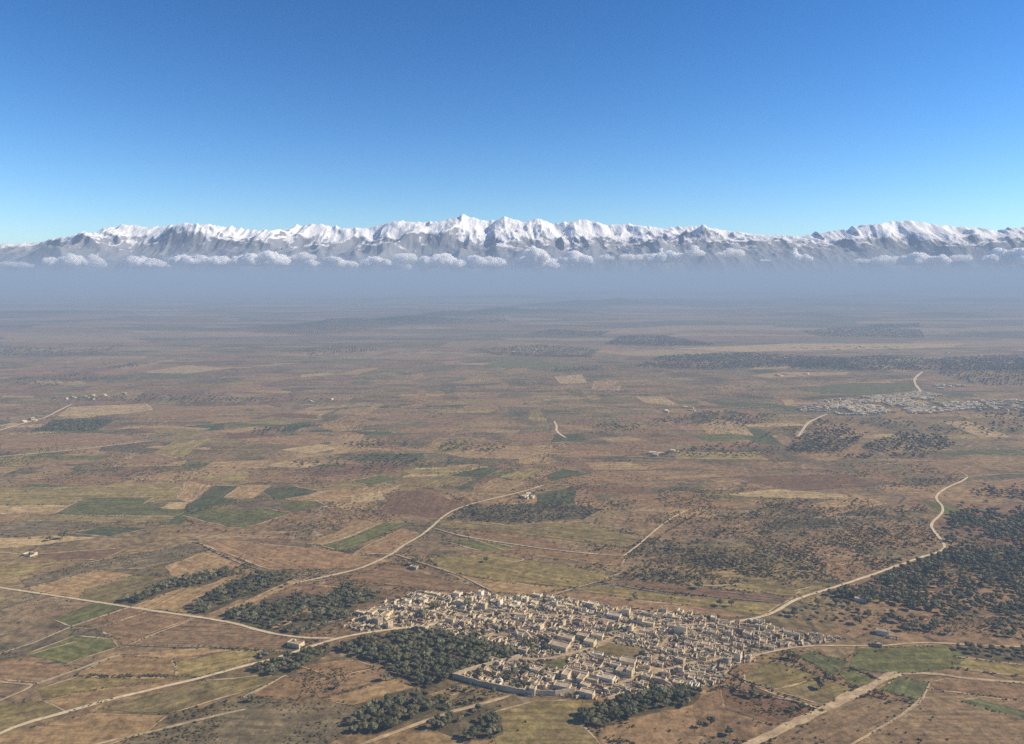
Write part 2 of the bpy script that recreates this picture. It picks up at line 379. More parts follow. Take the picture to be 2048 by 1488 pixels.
# ------------------------------------------------------------------ fields, lanes and tracks (traced on the plain)
FIELDS = [  # material, outline in photograph pixels, row angle hint (edge index the rows follow)
 ('green', [(363,1031),(411,1019),(535,1018),(584,1026),(490,1056),(456,1054)]),
 ('green', [(552,1009),(627,999),(651,1011),(590,1023)]),
 ('deep', [(521,978),(583,971),(638,982),(576,1002),(545,995)]),
 ('deep', [(380,1009),(432,971),(480,971),(446,995),(473,999),(411,1018)]),
 ('tan', [(446,995),(480,971),(542,971),(507,997)]),
 ('light', [(309,1019),(343,1004),(380,1004),(367,1019)]),
 ('tan', [(353,995),(372,961),(422,971),(380,1006)]),
 ('yellow', [(-60,979),(280,968),(370,965),(353,994),(171,995),(137,1009),(-60,1011)]),
 ('green', [(171,995),(308,995),(285,1009),(373,1023),(353,1033),(103,1030)]),
 ('olive', [(60,1031),(103,1030),(353,1033),(330,1044),(45,1042)]),
 ('orange', [(-40,1032),(75,1026),(27,1043),(-40,1052)]),
 ('light', [(-40,1012),(137,1009),(82,1026),(-40,1030)]),
 ('scrub', [(45,1043),(274,1050),(137,1062),(-60,1080),(-60,1060)]),
 ('deep', [(137,1067),(206,1054),(298,1057),(219,1074)]),
 ('light', [(-60,1079),(120,1071),(192,1076),(34,1096),(-60,1098)]),
 ('dark', [(75,1108),(260,1095),(206,1119),(117,1122)]),
 ('scrub', [(40,1160),(171,1126),(394,1084),(422,1098),(308,1136),(206,1138),(60,1178)]),
 ('yellow', [(-40,1138),(137,1122),(34,1153),(-40,1164)]),
 ('orange', [(45,1179),(195,1140),(266,1150),(169,1179),(158,1197)]),
 ('olive', [(172,1179),(268,1152),(340,1155),(300,1172),(228,1206),(160,1198)]),
 ('red', [(400,1087),(456,1081),(640,1098),(790,1122),(700,1136),(540,1140)]),
 ('orange', [(329,1133),(425,1100),(494,1126),(446,1143),(343,1153)]),
 ('green', [(638,1091),(680,1081),(769,1045),(824,1043),(704,1096),(680,1102)]),
 ('tan', [(610,1088),(731,1040),(762,1047),(650,1090)]),
 ('dark', [(759,1026),(793,982),(841,982),(934,1009),(882,1040)]),
 ('red', [(704,1108),(803,1057),(841,1067),(786,1108)]),
 ('yellow', [(831,971),(872,952),(923,954),(872,976)]),
 ('deep', [(896,952),(954,937),(1006,935),(923,981),(903,978),(954,957),(920,954)]),
 ('yellow', [(999,954),(1050,937),(1091,934),(1047,961)]),
 ('tan', [(954,978),(985,959),(1050,963),(1012,985)]),
 ('deep', [(1091,951),(1126,937),(1180,947),(1105,961)]),
 ('scrub', [(892,1036),(940,1012),(1126,1006),(1208,1019),(1170,1040),(1023,1047)]),
 ('olive', [(872,1054),(892,1043),(1023,1049),(1170,1043),(1215,1060),(1297,1076),(1259,1095),(1023,1067)]),
 ('red', [(927,1071),(1023,1069),(1160,1105),(1259,1097),(1242,1132),(1023,1105)]),
 ('green', [(899,1084),(954,1079),(1040,1098),(964,1103)]),
 ('yellow', [(858,1115),(988,1107),(1167,1138),(1228,1153),(1153,1174),(988,1160),(886,1143)]),
 ('brown', [(772,1129),(858,1150),(988,1185),(880,1182),(690,1160)]),
 ('orange', [(890,1145),(988,1162),(1130,1178),(1060,1190),(985,1184)]),
 ('yellow', [(1153,1179),(1201,1170),(1340,1189),(1486,1202),(1560,1208),(1529,1232),(1379,1209),(1222,1192)]),
 ('dark', [(1205,1166),(1240,1158),(1400,1176),(1590,1194),(1565,1206),(1340,1186)]),
 ('brown', [(1100,1192),(1150,1181),(1222,1194),(1379,1212),(1500,1233),(1440,1236),(1250,1214)]),
 ('olive', [(1400,1172),(1500,1168),(1600,1180),(1590,1192)]),
 ('olive', [(1587,1182),(1640,1171),(1656,1176),(1606,1195)]),
 ('dark', [(1687,1169),(1890,1174),(1890,1184),(1693,1184)]),
 ('deep', [(1595,1311),(1624,1303),(1698,1324),(1666,1350)]),
 ('olive', [(1490,1345),(1555,1324),(1640,1353),(1561,1379),(1490,1368)]),
 ('olive', [(1550,1381),(1635,1358),(1706,1377),(1650,1411)]),
 ('green', [(1677,1348),(1698,1337),(1761,1361),(1708,1374)]),
 ('green', [(1714,1297),(1890,1292),(1940,1311),(1903,1337),(1785,1348),(1698,1335)]),
 ('deep', [(1756,1379),(1793,1356),(1859,1366),(1845,1403)]),
 ('rowsdark', [(1577,1451),(1724,1395),(1838,1408),(1740,1466),(1692,1500),(1534,1500)]),
 ('rowsdark', [(1745,1466),(1859,1379),(2300,1436),(2300,1500),(1698,1500)]),
 ('brown', [(1862,1366),(1900,1356),(2300,1390),(2300,1432),(1870,1380)]),
 ('deep', [(1914,1403),(1956,1398),(2080,1430),(2080,1446)]),
 ('yellow', [(1911,1314),(2080,1334),(2080,1356),(1903,1337)]),
 ('dark', [(1440,1372),(1510,1374),(1640,1419),(1548,1451),(1450,1420)]),
 ('brown', [(1385,1400),(1440,1378),(1450,1420),(1548,1455),(1500,1484),(1390,1470)]),
 ('green', [(105,1240),(190,1204),(258,1213),(142,1253)]),
 ('dark', [(148,1255),(258,1216),(300,1219),(285,1227),(185,1248)]),
 ('brown', [(195,1258),(300,1221),(388,1234),(298,1269),(248,1290),(227,1274)]),
 ('rows', [(253,1290),(388,1240),(464,1250),(538,1270),(605,1283),(545,1299),(395,1295)]),
 ('scrub', [(-60,1322),(142,1255),(195,1258),(224,1274),(158,1282),(53,1311)]),
 ('green', [(53,1308),(153,1271),(227,1279),(237,1295),(132,1327)]),
 ('brown', [(-60,1321),(127,1329),(158,1337),(74,1366),(-60,1353)]),
 ('orange', [(158,1345),(237,1311),(345,1319),(351,1350),(156,1350)]),
 ('tan', [(240,1309),(395,1297),(470,1299),(350,1318)]),
 ('yellow', [(353,1324),(475,1301),(540,1303),(448,1343),(395,1353),(353,1353)]),
 ('yellow', [(74,1379),(158,1355),(348,1356),(190,1379),(87,1400)]),
 ('orange', [(90,1402),(195,1379),(405,1355),(224,1400),(137,1424)]),
 ('olive', [(-60,1413),(87,1402),(138,1427),(-60,1475)]),
 ('olive', [(200,1419),(411,1360),(540,1350),(565,1352),(500,1382),(337,1427)]),
 ('orange', [(-60,1486),(185,1426),(337,1432),(290,1466),(185,1500),(-60,1500)]),
 ('red', [(487,1394),(572,1350),(609,1369),(598,1398)]),
 ('scrub', [(290,1466),(487,1402),(700,1410),(735,1440),(640,1500),(220,1500)]),
 ('tan', [(646,1398),(791,1358),(828,1375),(704,1411)]),
 ('orange', [(859,1390),(922,1369),(954,1377),(883,1398)]),
 ('red', [(598,1332),(704,1319),(756,1332),(661,1356)]),
 ('brown', [(610,1360),(661,1357),(756,1336),(785,1350),(700,1378),(640,1396)]),
 ('tan', [(530,1255),(609,1213),(630,1221),(551,1258)]),
 ('dark', [(582,1187),(625,1171),(690,1176),(651,1192)]),
 ('orange', [(440,1226),(588,1157),(606,1162),(456,1230)]),
 ('orange', [(262,1213),(400,1165),(455,1150),(480,1150),(366,1212),(366,1225)]),
 ('olive', [(965,1430),(1072,1402),(1158,1400),(1201,1413),(1158,1440),(1210,1500),(1000,1500)]),
 ('light', [(137,814),(295,807),(309,820),(240,829),(113,834)]),
 ('deep', [(64,863),(112,840),(232,839),(191,863)]),
 ('green', [(261,759),(309,749),(387,749),(377,757)]),
 ('light', [(285,745),(377,730),(463,737),(377,747)]),
 ('green', [(965,731),(1016,719),(1109,725),(1194,731),(1023,737)]),
 ('green', [(1585,779),(1691,766),(1821,766),(1835,779),(1742,791),(1639,783)]),
 ('light', [(1348,697),(1588,687),(1931,687),(1897,695),(1485,704)]),
 ('dark', [(1461,954),(1691,947),(1760,971),(1588,982)]),
 ('light', [(1451,989),(1554,978),(1691,989),(1698,999),(1520,995)]),
 ('dark', [(500,836),(560,826),(640,830),(620,838),(540,842)]),
 ('yellow', [(480,846),(540,834),(650,838),(560,850)]),
 ('red', [(270,912),(310,906),(360,918),(330,930),(240,928)]),
 ('tan', [(880,905),(1000,890),(1120,898),(1050,918),(930,916)]),
 ('red', [(925,812),(985,806),(1000,816),(930,822)]),
 ('light', [(1205,706),(1330,699),(1450,702),(1400,710),(1270,712)]),
 ('tan', [(1500,752),(1560,744),(1700,744),(1690,750),(1540,756)]),
 ('light', [(560,900),(640,888),(680,896),(620,908)]),
 ('yellow', [(290,864),(340,856),(420,862),(380,872)]),
 ('brown', [(0,870),(190,866),(300,876),(200,890),(0,900)]),
 ('red', [(450,880),(620,868),(700,878),(600,892)]),
 ('green', [(700,962),(760,950),(800,960),(740,972)]),
 ('orange', [(560,1000),(690,978),(780,990),(700,1006)]),
 ('light', [(700,990),(760,982),(770,1000),(700,1006)]),
]

def centroid(p):
    return (sum(a for a, _ in p) / len(p), sum(b for _, b in p) / len(p))

def field_mesh(poly, step, amp, seed):
    """outline with an uneven edge, in the field's own frame (x along its longest edge)"""
    k = max(range(len(poly)), key=lambda i: math.dist(poly[i], poly[(i + 1) % len(poly)]))
    a, b = poly[k], poly[(k + 1) % len(poly)]; ang = math.atan2(b[1] - a[1], b[0] - a[0])
    c = centroid(poly); r = np.random.default_rng(seed); pts = []
    for p, q in zip(poly, poly[1:] + poly[:1]):
        L = math.dist(p, q); n = max(1, int(L / step)); nx, ny = -(q[1] - p[1]) / (L + 1e-6), (q[0] - p[0]) / (L + 1e-6)
        for i in range(n):
            t = i / n; off = (fbm(np.array([t * L / 18 + seed]), np.array([seed * 1.7]), 3, 3)[0] - .5) * 2 * amp * min(1, 6 * min(t, 1 - t) + .1) + r.normal() * amp * .12
            pts.append((p[0] + (q[0] - p[0]) * t + nx * off, p[1] + (q[1] - p[1]) * t + ny * off))
    ca, sa = math.cos(-ang), math.sin(-ang)
    loc = [((x - c[0]) * ca - (y - c[1]) * sa, (x - c[0]) * sa + (y - c[1]) * ca) for x, y in pts]
    bm = bmesh.new(); vs_ = [bm.verts.new((x, y, 0)) for x, y in loc]
    f = bm.faces.new(vs_); bmesh.ops.triangulate(bm, faces=[f])
    for f in bm.faces:
        if f.normal.z < 0: f.normal_flip()
    me = bpy.data.meshes.new('field'); bm.to_mesh(me); bm.free()
    return me, c, ang

def strip_fields():
    """the smaller parcels of the middle distance, lying in bands across the plain"""
    r = np.random.default_rng(31); names = ['tan', 'light', 'orange', 'red', 'dark', 'brown', 'olive', 'yellow', 'green', 'deep', 'scrub']; wts = np.array([12, 9, 10, 12, 10, 12, 10, 8, 5, 6, 8.0]); n = 0
    while n < 420:
        py = 690 + 340 * r.random() ** 1.15; px = r.uniform(-40, 2090)
        if px > 1250 and py > 880 and r.random() < .75: continue
        x, y = G(px, py)
        if y > 4300: continue
        L = r.uniform(45, 190) * (y / 1500) ** .5; Wd = r.uniform(22, 75) * (y / 1500) ** .5; ang = r.choice([.12, -.10, .42, 1.5]) + r.normal(0, .09); sk = r.normal(0, .25)
        ca, sa = math.cos(ang), math.sin(ang); q = [(-L, -Wd), (L, -Wd * r.uniform(.7, 1.2)), (L * r.uniform(.7, 1.05), Wd), (-L * r.uniform(.7, 1.05), Wd * r.uniform(.7, 1.2))]
        poly = [(x + (a / 2 + b * sk) * ca - b / 2 * sa, y + (a / 2 + b * sk) * sa + b / 2 * ca) for a, b in q]
        me, c, an = field_mesh(poly, 16, 4.0, 2000 + n); nm = names[r.choice(len(names), p=wts / wts.sum())]
        o = obj('field', me, M[nm], loc=(c[0], c[1], .006 + .00022 * n), rz=an); tag(o, kind='structure'); n += 1
strip_fields()
CULT = []   # tilled polygons kept clear of scrub
EDGES = []  # all field outlines, for hedges
for i, (mt, pl) in enumerate(FIELDS):
    poly = GP(pl); d = centroid(poly)[1]
    me, c, ang = field_mesh(poly, 6 if d < 1200 else 14, 2.2 if d < 1200 else 5.0, i + 1)
    o = obj('field', me, M[mt], loc=(c[0], c[1], .12 + .004 * (i % 27) + d * 2e-5), rz=ang); tag(o, kind='structure')
    if mt not in ('scrub',): CULT.append((poly, mt))
    EDGES.append((poly, mt))

VILLAGE = [(690,1252),(735,1222),(780,1205),(840,1186),(900,1186),(1000,1193),(1100,1194),(1250,1219),(1380,1226),(1445,1240),(1520,1246),(1600,1266),(1695,1278),(1600,1292),(1530,1304),(1470,1334),(1420,1372),(1370,1385),(1250,1392),(1145,1396),(1030,1386),(905,1356),(960,1335),(1045,1316),(1020,1296),(940,1284),(880,1262),(800,1258),(740,1268)]
VPOLY = GP(VILLAGE)
me, c, ang = field_mesh(VPOLY, 5, 4.0, 501)
o = obj('village_ground', me, M['dust'], loc=(c[0], c[1], .30), rz=ang); tag(o, kind='structure')
GREENS = [[(1186,1299),(1218,1286),(1293,1297),(1282,1310),(1263,1318),(1211,1312)], [(1083,1325),(1134,1316),(1138,1331),(1115,1340)]]
for k, g in enumerate(GREENS):
    me, c, ang = field_mesh(GP(g), 4, .8, 520 + k)
    o = obj('grass_clearing', me, M['olive' if k == 0 else 'green'], loc=(c[0], c[1], .33), rz=ang); tag(o, kind='structure')

ROADS = [  # name, material, width m, pixels
 ('dirt_road','road',4.0,[(-40,1170),(120,1193),(280,1218),(420,1238),(470,1247),(530,1265),(600,1276),(668,1277)]),
 ('dirt_road','road',4.4,[(-40,1482),(0,1468),(40,1450),(120,1428),(200,1405),(300,1380),(400,1357),(480,1335),(560,1315),(640,1287),(700,1271),(780,1259),(860,1251),(885,1244),(905,1236),(960,1229)]),
 ('dirt_road','road',4.0,[(585,1168),(660,1152),(720,1138),(765,1118),(790,1105),(800,1095),(845,1070),(865,1053),(890,1030),(920,1015),(970,1001),(1040,985),(1090,970)]),
 ('dirt_road','road',4.2,[(1450,1246),(1510,1238),(1550,1225),(1580,1205),(1610,1192),(1660,1178),(1730,1155),(1800,1130),(1850,1112),(1886,1102),(1890,1088),(1868,1063),(1860,1048),(1886,1026),(1886,1012),(1870,998),(1878,985),(1900,972),(1922,964),(1936,954)]),
 ('dirt_road','track',3.0,[(1500,1314),(1545,1303),(1600,1293),(1680,1291),(1760,1293),(1830,1286),(1880,1286),(1960,1292),(2300,1301)]),
 ('village_lane','track',3.6,[(1045,1318),(1095,1319),(1150,1306),(1180,1297),(1210,1282),(1245,1268),(1290,1258),(1370,1250),(1450,1246)]),
 ('village_lane','track',3.6,[(1200,1386),(1235,1369),(1290,1349),(1370,1330),(1440,1318),(1500,1314)]),
 ('village_lane','track',3.2,[(960,1229),(1040,1226),(1120,1232),(1200,1236),(1290,1258)]),
 ('village_lane','track',3.0,[(1300,1345),(1315,1310),(1330,1280),(1370,1250)]),
 ('dirt_road','track',4.4,[(715,1492),(800,1462),(860,1440),(900,1425),(960,1410),(1020,1392)]),
 ('dirt_road','track',3.4,[(180,1492),(300,1465),(440,1430),(492,1419)]),
 ('wide_track','track',8.6,[(1480,1500),(1540,1470),(1613,1435),(1727,1382),(1782,1350),(1800,1347)]),
 ('dirt_road','track',4.2,[(1798,1348),(1850,1347),(1890,1350),(1930,1358),(2300,1384)]),
 ('footpath','track',2.4,[(1095,1193),(1155,1175),(1190,1165),(1228,1152),(1242,1146)]),
 ('footpath','road',2.6,[(1246,1113),(1275,1092),(1300,1070),(1335,1040),(1375,1020)]),
 ('footpath','road',2.8,[(866,1056),(920,1072),(1000,1085),(1090,1098),(1170,1107),(1240,1112)]),
 ('footpath','track',2.6,[(1010,1126),(1060,1120),(1000,1108)]),
 ('footpath','track',2.2,[(440,1226),(520,1190),(588,1160),(640,1162)]),
 ('footpath','track',2.4,[(395,1085),(430,1105),(480,1128),(545,1148)]),
 ('dirt_road','road',7.0,[(-40,872),(0,861),(40,848),(90,836),(112,824),(145,808)]),
 ('dirt_road','road',6.0,[(-40,917),(60,908),(150,900),(230,890),(310,881)]),
 ('footpath','track',4.0,[(310,881),(350,876),(430,870)]),
 ('footpath','road',6.0,[(1108,842),(1114,852),(1112,862),(1122,870),(1132,876)]),
 ('dirt_road','road',7.0,[(1594,876),(1604,862),(1615,846),(1635,836),(1655,828)]),
 ('dirt_road','road',9.0,[(1846,743),(1830,755),(1828,764),(1836,776),(1844,786)]),
 ('dirt_road','track',6.0,[(900,800),(1000,800),(1100,806),(1200,814),(1280,820),(1360,824)]),
 ('dirt_road','track',6.0,[(560,806),(640,811),(760,818),(900,820)]),
 ('footpath','track',4.0,[(780,908),(920,903),(1100,907),(1240,912),(1380,918)]),
 ('footpath','track',3.0,[(1936,954),(1990,948),(2300,942)]),
 ('footpath','track',3.0,[(1936,954),(1925,945),(1895,935)]),
 ('footpath','track',3.0,[(-30,1362),(40,1368),(74,1370),(0,1402),(-30,1412)]),
 ('footpath','track',2.2,[(74,1370),(158,1338),(240,1308)]),
 ('footpath','track',2.2,[(142,1254),(258,1215)]),
 ('footpath','track',2.0,[(253,1290),(388,1238)]),
 ('footpath','track',2.4,[(490,1398),(572,1350)]),
 ('footpath','track',2.0,[(372,961),(365,985),(353,998)]),
 ('footpath','track',2.4,[(490,1057),(584,1027)]),
 ('footpath','track',2.4,[(-30,1103),(40,1108),(75,1116)]),
 ('footpath','track',2.2,[(1859,1368),(1838,1408),(1745,1466),(1692,1496)]),
 ('footpath','track',3.0,[(640,1012),(670,1018),(700,1008),(760,985),(800,972)]),
 ('footpath','track',2.2,[(790,1108),(850,1128),(920,1150),(985,1183)]),
 ('dirt_road','track',4.0,[(1350,822),(1440,818),(1540,812),(1600,810)]),
 ('dirt_road','track',4.0,[(1590,818),(1480,820)]),
]
RLINES = []
def roads():
    for i, (nm, mt, w, pl) in enumerate(ROADS):
        near = G(*pl[len(pl) // 2])[1] < 1400
        w *= .82; line = resample(chaikin(GP(pl), 2), 5 if near else 20); RLINES.append((line, w)); n = len(line); v = []; f = []
        for k, (x, y) in enumerate(line):
            x0, y0 = line[max(0, k - 1)]; x1, y1 = line[min(n - 1, k + 1)]; L = math.hypot(x1 - x0, y1 - y0) + 1e-6; nx, ny = -(y1 - y0) / L, (x1 - x0) / L
            a = w / 2 * (1 + .5 * (vnoise(np.array([k * .37 + i]), np.array([1.5]), 9)[0] - .5) + rd.uniform(-.10, .10)); b = w / 2 * (1 + .5 * (vnoise(np.array([k * .37 + i]), np.array([7.5]), 19)[0] - .5) + rd.uniform(-.10, .10))
            jg = 1 + (.5 * (vnoise(np.array([k * .9]), np.array([3.3]), 29)[0] - .5) if nm == 'wide_track' else 0); a *= jg * rd.uniform(.88, 1.12); b *= jg * rd.uniform(.88, 1.12)
            taper = min(1, (n - 1 - k + .6) / 3, (k + .6) / 3); z = .36 + .004 * (i % 12) + y * 4e-5
            v += [(x + nx * a * taper, y + ny * a * taper, z), (x - nx * b * taper, y - ny * b * taper, z)]
            if k: f.append((2 * k - 2, 2 * k - 1, 2 * k + 1, 2 * k))
        o = obj(nm, mesh(nm, v, f), M[mt]); tag(o, kind='structure')
roads()
def margins():
    """pale trodden margins along some field edges"""
    r = np.random.default_rng(64)
    for k, (poly, mt) in enumerate(EDGES):
        for p, q in zip(poly, poly[1:] + poly[:1]):
            if r.random() > .42 or p[1] > 1900: continue
            line = resample([p, q], 6); n = len(line); v = []; f = []; w0 = r.uniform(.6, 1.3) * (1 + p[1] / 2500)
            if n < 4: continue
            L = math.dist(p, q); nx, ny = -(q[1] - p[1]) / L, (q[0] - p[0]) / L
            for i, (x, y) in enumerate(line):
                o_ = (vnoise(np.array([i * .3 + k]), np.array([k * .7]), 41)[0] - .5) * 3; w = w0 * r.uniform(.3, 1.1) * min(1, (i + .3) / 2, (n - 1 - i + .3) / 2)
                v += [(x + nx * (o_ + w), y + ny * (o_ + w), .27 + .002 * (k % 20)), (x + nx * (o_ - w), y + ny * (o_ - w), .27 + .002 * (k % 20))]
                if i: f.append((2 * i - 2, 2 * i - 1, 2 * i + 1, 2 * i))
            o = obj('field_margin', mesh('field_margin', v, f), M['track' if r.random() < .7 else 'light']); tag(o, kind='structure')
margins()
def near_road(x, y, pad):
    d = np.zeros(np.shape(x), bool)
    for line, w in RLINES: d |= segdist(line[::2] + [line[-1]], x, y) < w / 2 + pad
    return d

# ------------------------------------------------------------------ village
VAX = math.atan2(G(1025, 1385)[1] - G(905, 1355)[1], G(1025, 1385)[0] - G(905, 1355)[0])   # the lie of the streets
def box(v, f, x0, y0, z0, x1, y1, z1, jit=0.0, bottom=False):
    b = len(v); j = lambda: rd.uniform(-jit, jit)
    v += [(x0, y0, z0), (x1, y0, z0), (x1, y1, z0), (x0, y1, z0), (x0 + j(), y0 + j(), z1 + j()), (x1 + j(), y0 + j(), z1 + j()), (x1 + j(), y1 + j(), z1 + j()), (x0 + j(), y1 + j(), z1 + j())]
    f += [(b, b + 1, b + 5, b + 4), (b + 1, b + 2, b + 6, b + 5), (b + 2, b + 3, b + 7, b + 6), (b + 3, b, b + 4, b + 7), (b + 4, b + 5, b + 6, b + 7)]
    if bottom: f.append((b + 3, b + 2, b + 1, b))

def room(x0, y0, x1, y1, h, par=.55, th=.38):
    """outer wall with parapet (one mesh) and the recessed roof (another)"""
    v = []; f = []; j = lambda a=.10: rd.uniform(-a, a)
    o = [(x0, y0), (x1, y0), (x1, y1), (x0, y1)]; n = [(x0 + th, y0 + th), (x1 - th, y0 + th), (x1 - th, y1 - th), (x0 + th, y1 - th)]
    hz = [h + j(.14) for _ in range(4)]
    v += [(a, b, -.2) for a, b in o] + [(a + j(), b + j(), z) for (a, b), z in zip(o, hz)] + [(a, b, z) for (a, b), z in zip(n, hz)] + [(a, b, h - par) for a, b in n]
    for i in range(4):
        k = (i + 1) % 4
        f += [(i, k, 4 + k, 4 + i), (4 + i, 4 + k, 8 + k, 8 + i), (8 + i, 8 + k, 12 + k, 12 + i)]
    rv = []; rf = []; s = h - par - .06; box(rv, rf, x0 + th - .15, y0 + th - .15, s - .2, x1 - th + .15, y1 - th + .15, s, .05)
    return (v, f), (rv, rf)

def ruin_walls(x0, y0, x1, y1, h, th=.5):
    """roofless shell: four walls of broken height with gaps"""
    v = []; f = []
    def run(ax, ay, bx, by):
        L = math.hypot(bx - ax, by - ay); n = max(3, int(L / 1.3)); nx, ny = -(by - ay) / L * th / 2, (bx - ax) / L * th / 2; hh = h * rd.uniform(.5, 1)
        for i in range(n):
            gap = rd.random() < .12
            hh = min(max(hh + rd.uniform(-.6, .6), .5), h); h2 = min(max(hh + rd.uniform(-.4, .4), .4), h)
            if gap: hh = h2 = .25
            p = (ax + (bx - ax) * i / n, ay + (by - ay) * i / n); q = (ax + (bx - ax) * (i + 1) / n, ay + (by - ay) * (i + 1) / n); b = len(v)
            v.extend([(p[0] + nx, p[1] + ny, -.2), (q[0] + nx, q[1] + ny, -.2), (q[0] - nx, q[1] - ny, -.2), (p[0] - nx, p[1] - ny, -.2), (p[0] + nx, p[1] + ny, hh), (q[0] + nx, q[1] + ny, h2), (q[0] - nx, q[1] - ny, h2), (p[0] - nx, p[1] - ny, hh)])
            f.extend([(b + 1, b, b + 4, b + 5), (b + 2, b + 1, b + 5, b + 6), (b + 3, b + 2, b + 6, b + 7), (b, b + 3, b + 7, b + 4), (b + 5, b + 4, b + 7, b + 6)])
    run(x0, y0, x1, y0); run(x1, y0, x1, y1); run(x1, y1, x0, y1); run(x0, y1, x0, y0)
    return v, f

def wall_run(x0, y0, x1, y1, h, th=.35):
    v = []; f = []
    if abs(x1 - x0) > abs(y1 - y0): box(v, f, min(x0, x1), y0 - th / 2, -.2, max(x0, x1), y0 + th / 2, h, .08)
    else: box(v, f, x0 - th / 2, min(y0, y1), -.2, x0 + th / 2, max(y0, y1), h, .08)
    return v, f

UNIT = mesh('opening', [(-.5, -.5, 0), (.5, -.5, 0), (.5, .5, 0), (-.5, .5, 0), (-.5, -.5, 1), (.5, -.5, 1), (.5, .5, 1), (-.5, .5, 1)],
            [(3, 2, 1, 0), (4, 5, 6, 7), (0, 1, 5, 4), (1, 2, 6, 5), (2, 3, 7, 6), (3, 0, 4, 7)])
UDOOR = UNIT.copy(); UDOOR.materials.append(M['door']); UWIN = UNIT.copy(); UWIN.materials.append(M['window'])

def opening(root, kind, x, y, z, w, h, side):
    o = bpy.data.objects.new(kind, UDOOR if kind == 'door' else UWIN); COL.objects.link(o); o.parent = root
    o.location = (x, y, z); o.scale = (w, .14, h) if side == 'f' else (.14, w, h)

def plan(kind, w, d, h):
    """rooms, yard walls and ruins of one house, in its own frame (front is -y)"""
    rooms = []; yard = []; shell = []
    if kind == 'box': rooms = [(-w / 2, -d / 2, w / 2, d / 2, h)]
    elif kind == 'tall': rooms = [(-w / 2, -d / 2, w / 2, d / 2, h * 1.75)]
    elif kind == 'step':
        m = rd.uniform(-.1, .2) * w; rooms = [(-w / 2, -d / 2, m - .01, d / 2, h), (m + .01, -d / 2 + .2, w / 2, d / 2 - .2, h * 1.6)]
    elif kind == 'ell':
        a = w * rd.uniform(.38, .5); b = d * rd.uniform(.38, .5); rooms = [(-w / 2, d / 2 - b, w / 2, d / 2, h), (-w / 2, -d / 2, -w / 2 + a, d / 2 - b - .02, h * rd.uniform(.85, 1.1))]
        yard = [(-w / 2 + a, -d / 2 + .2, w / 2, -d / 2 + .2), (w / 2 - .2, -d / 2 + .4, w / 2 - .2, d / 2 - b)]
    elif kind == 'court':
        b = d * .3; a = w * .3; rooms = [(-w / 2, d / 2 - b, w / 2, d / 2, h), (w / 2 - a, -d / 2, w / 2, d / 2 - b - .02, h * .95), (-w / 2, -d / 2, -w / 2 + a, d / 2 - b - .02, h * 1.04)]
        yard = [(-w / 2 + a, -d / 2 + .2, w / 2 - a, -d / 2 + .2)]
    elif kind == 'yard':
        b = d * .42; a = w * .55; rooms = [(w / 2 - a, d / 2 - b, w / 2, d / 2, h)]
        yard = [(-w / 2, -d / 2, w / 2, -d / 2), (w / 2 - .2, -d / 2 + .2, w / 2 - .2, d / 2 - b), (-w / 2 + .2, -d / 2 + .2, -w / 2 + .2, d / 2), (-w / 2 + .4, d / 2 - .2, w / 2 - a, d / 2 - .2)]
    elif kind == 'ruin': shell = [(-w / 2, -d / 2, w / 2, d / 2, h)]
    return rooms, yard, shell

def build_house(loc, rz, kind, w, d, h, mat, openings=True):
    root = obj('house', None, loc=loc, rz=rz)
    rooms, yard, shell = plan(kind, w, d, h); first_roof = None
    for (x0, y0, x1, y1, hh) in rooms:
        (v, f), (rv, rf) = room(x0, y0, x1, y1, hh)
        obj('wall', mesh('wall', v, f), mat, root); ro = obj('roof', mesh('roof', rv, rf), M['roof'], root); first_roof = first_roof or ro
    for k, (x0, y0, x1, y1) in enumerate(yard):
        v, f = wall_run(x0, y0, x1, y1, rd.uniform(1.7, 2.3)); obj('yard_wall', mesh('yard_wall', v, f), mat, root)
    for s_ in shell:
        v, f = ruin_walls(*s_); obj('broken_wall', mesh('broken_wall', v, f), mat, root)
    if rooms and rd.random() < .42:
        x0, y0, x1, y1, hh = rooms[0]; v = []; f = []; bx_, by_ = rd.uniform(x0 + .8, x1 - 2.4), rd.uniform(y0 + .8, max(y0 + .9, y1 - 2.2)); box(v, f, bx_, by_, hh - .7, bx_ + rd.uniform(1.2, 1.8), by_ + rd.uniform(1.1, 1.6), hh + rd.uniform(.7, 1.5), .06)
        obj('stair_hut', mesh('stair_hut', v, f), mat, first_roof)
    for k in range(rd.choice((0, 1, 1, 2, 3))):     # tumbled garden walls round the house
        sx, sy = rd.choice((-1, 1)), rd.choice((-1, 1)); g = rd.uniform(.5, 2.2)
        v, f = ruin_walls(sx * (w / 2 + g), sy * d * .5, sx * (w / 2 + g) + .6, sy * d * .5 - sy * d * rd.uniform(.3, .9), rd.uniform(.8, 1.9), .4) if rd.random() < .5 else ruin_walls(-w * rd.uniform(.2, .5), sy * (d / 2 + g), w * rd.uniform(0, .5), sy * (d / 2 + g) + .6, rd.uniform(.8, 1.9), .4)
        if f: obj('garden_wall', mesh('garden_wall', v, f), rd.choice((M['wall_grey'], M['wall'], M['rock'])), root)
    if openings and rooms:
        x0, y0, x1, y1, hh = rooms[0]
        opening(root, 'door', x0 + (x1 - x0) * rd.uniform(.3, .7), y0 - .02, 0, 1.1, 2.1, 'f')
        x0, y0, x1, y1, hh = max(rooms, key=lambda r: r[2])
        for k in range(rd.choice((1, 1, 2))):
            opening(root, 'window', x1 + .02, y0 + (y1 - y0) * (.28 + .42 * k + rd.uniform(-.06, .06)), 1.3, .8, .95, 'r')
        if hh > 5: opening(root, 'window', x1 + .02, (y0 + y1) / 2, hh - 2.0, .8, .95, 'r')
    return root

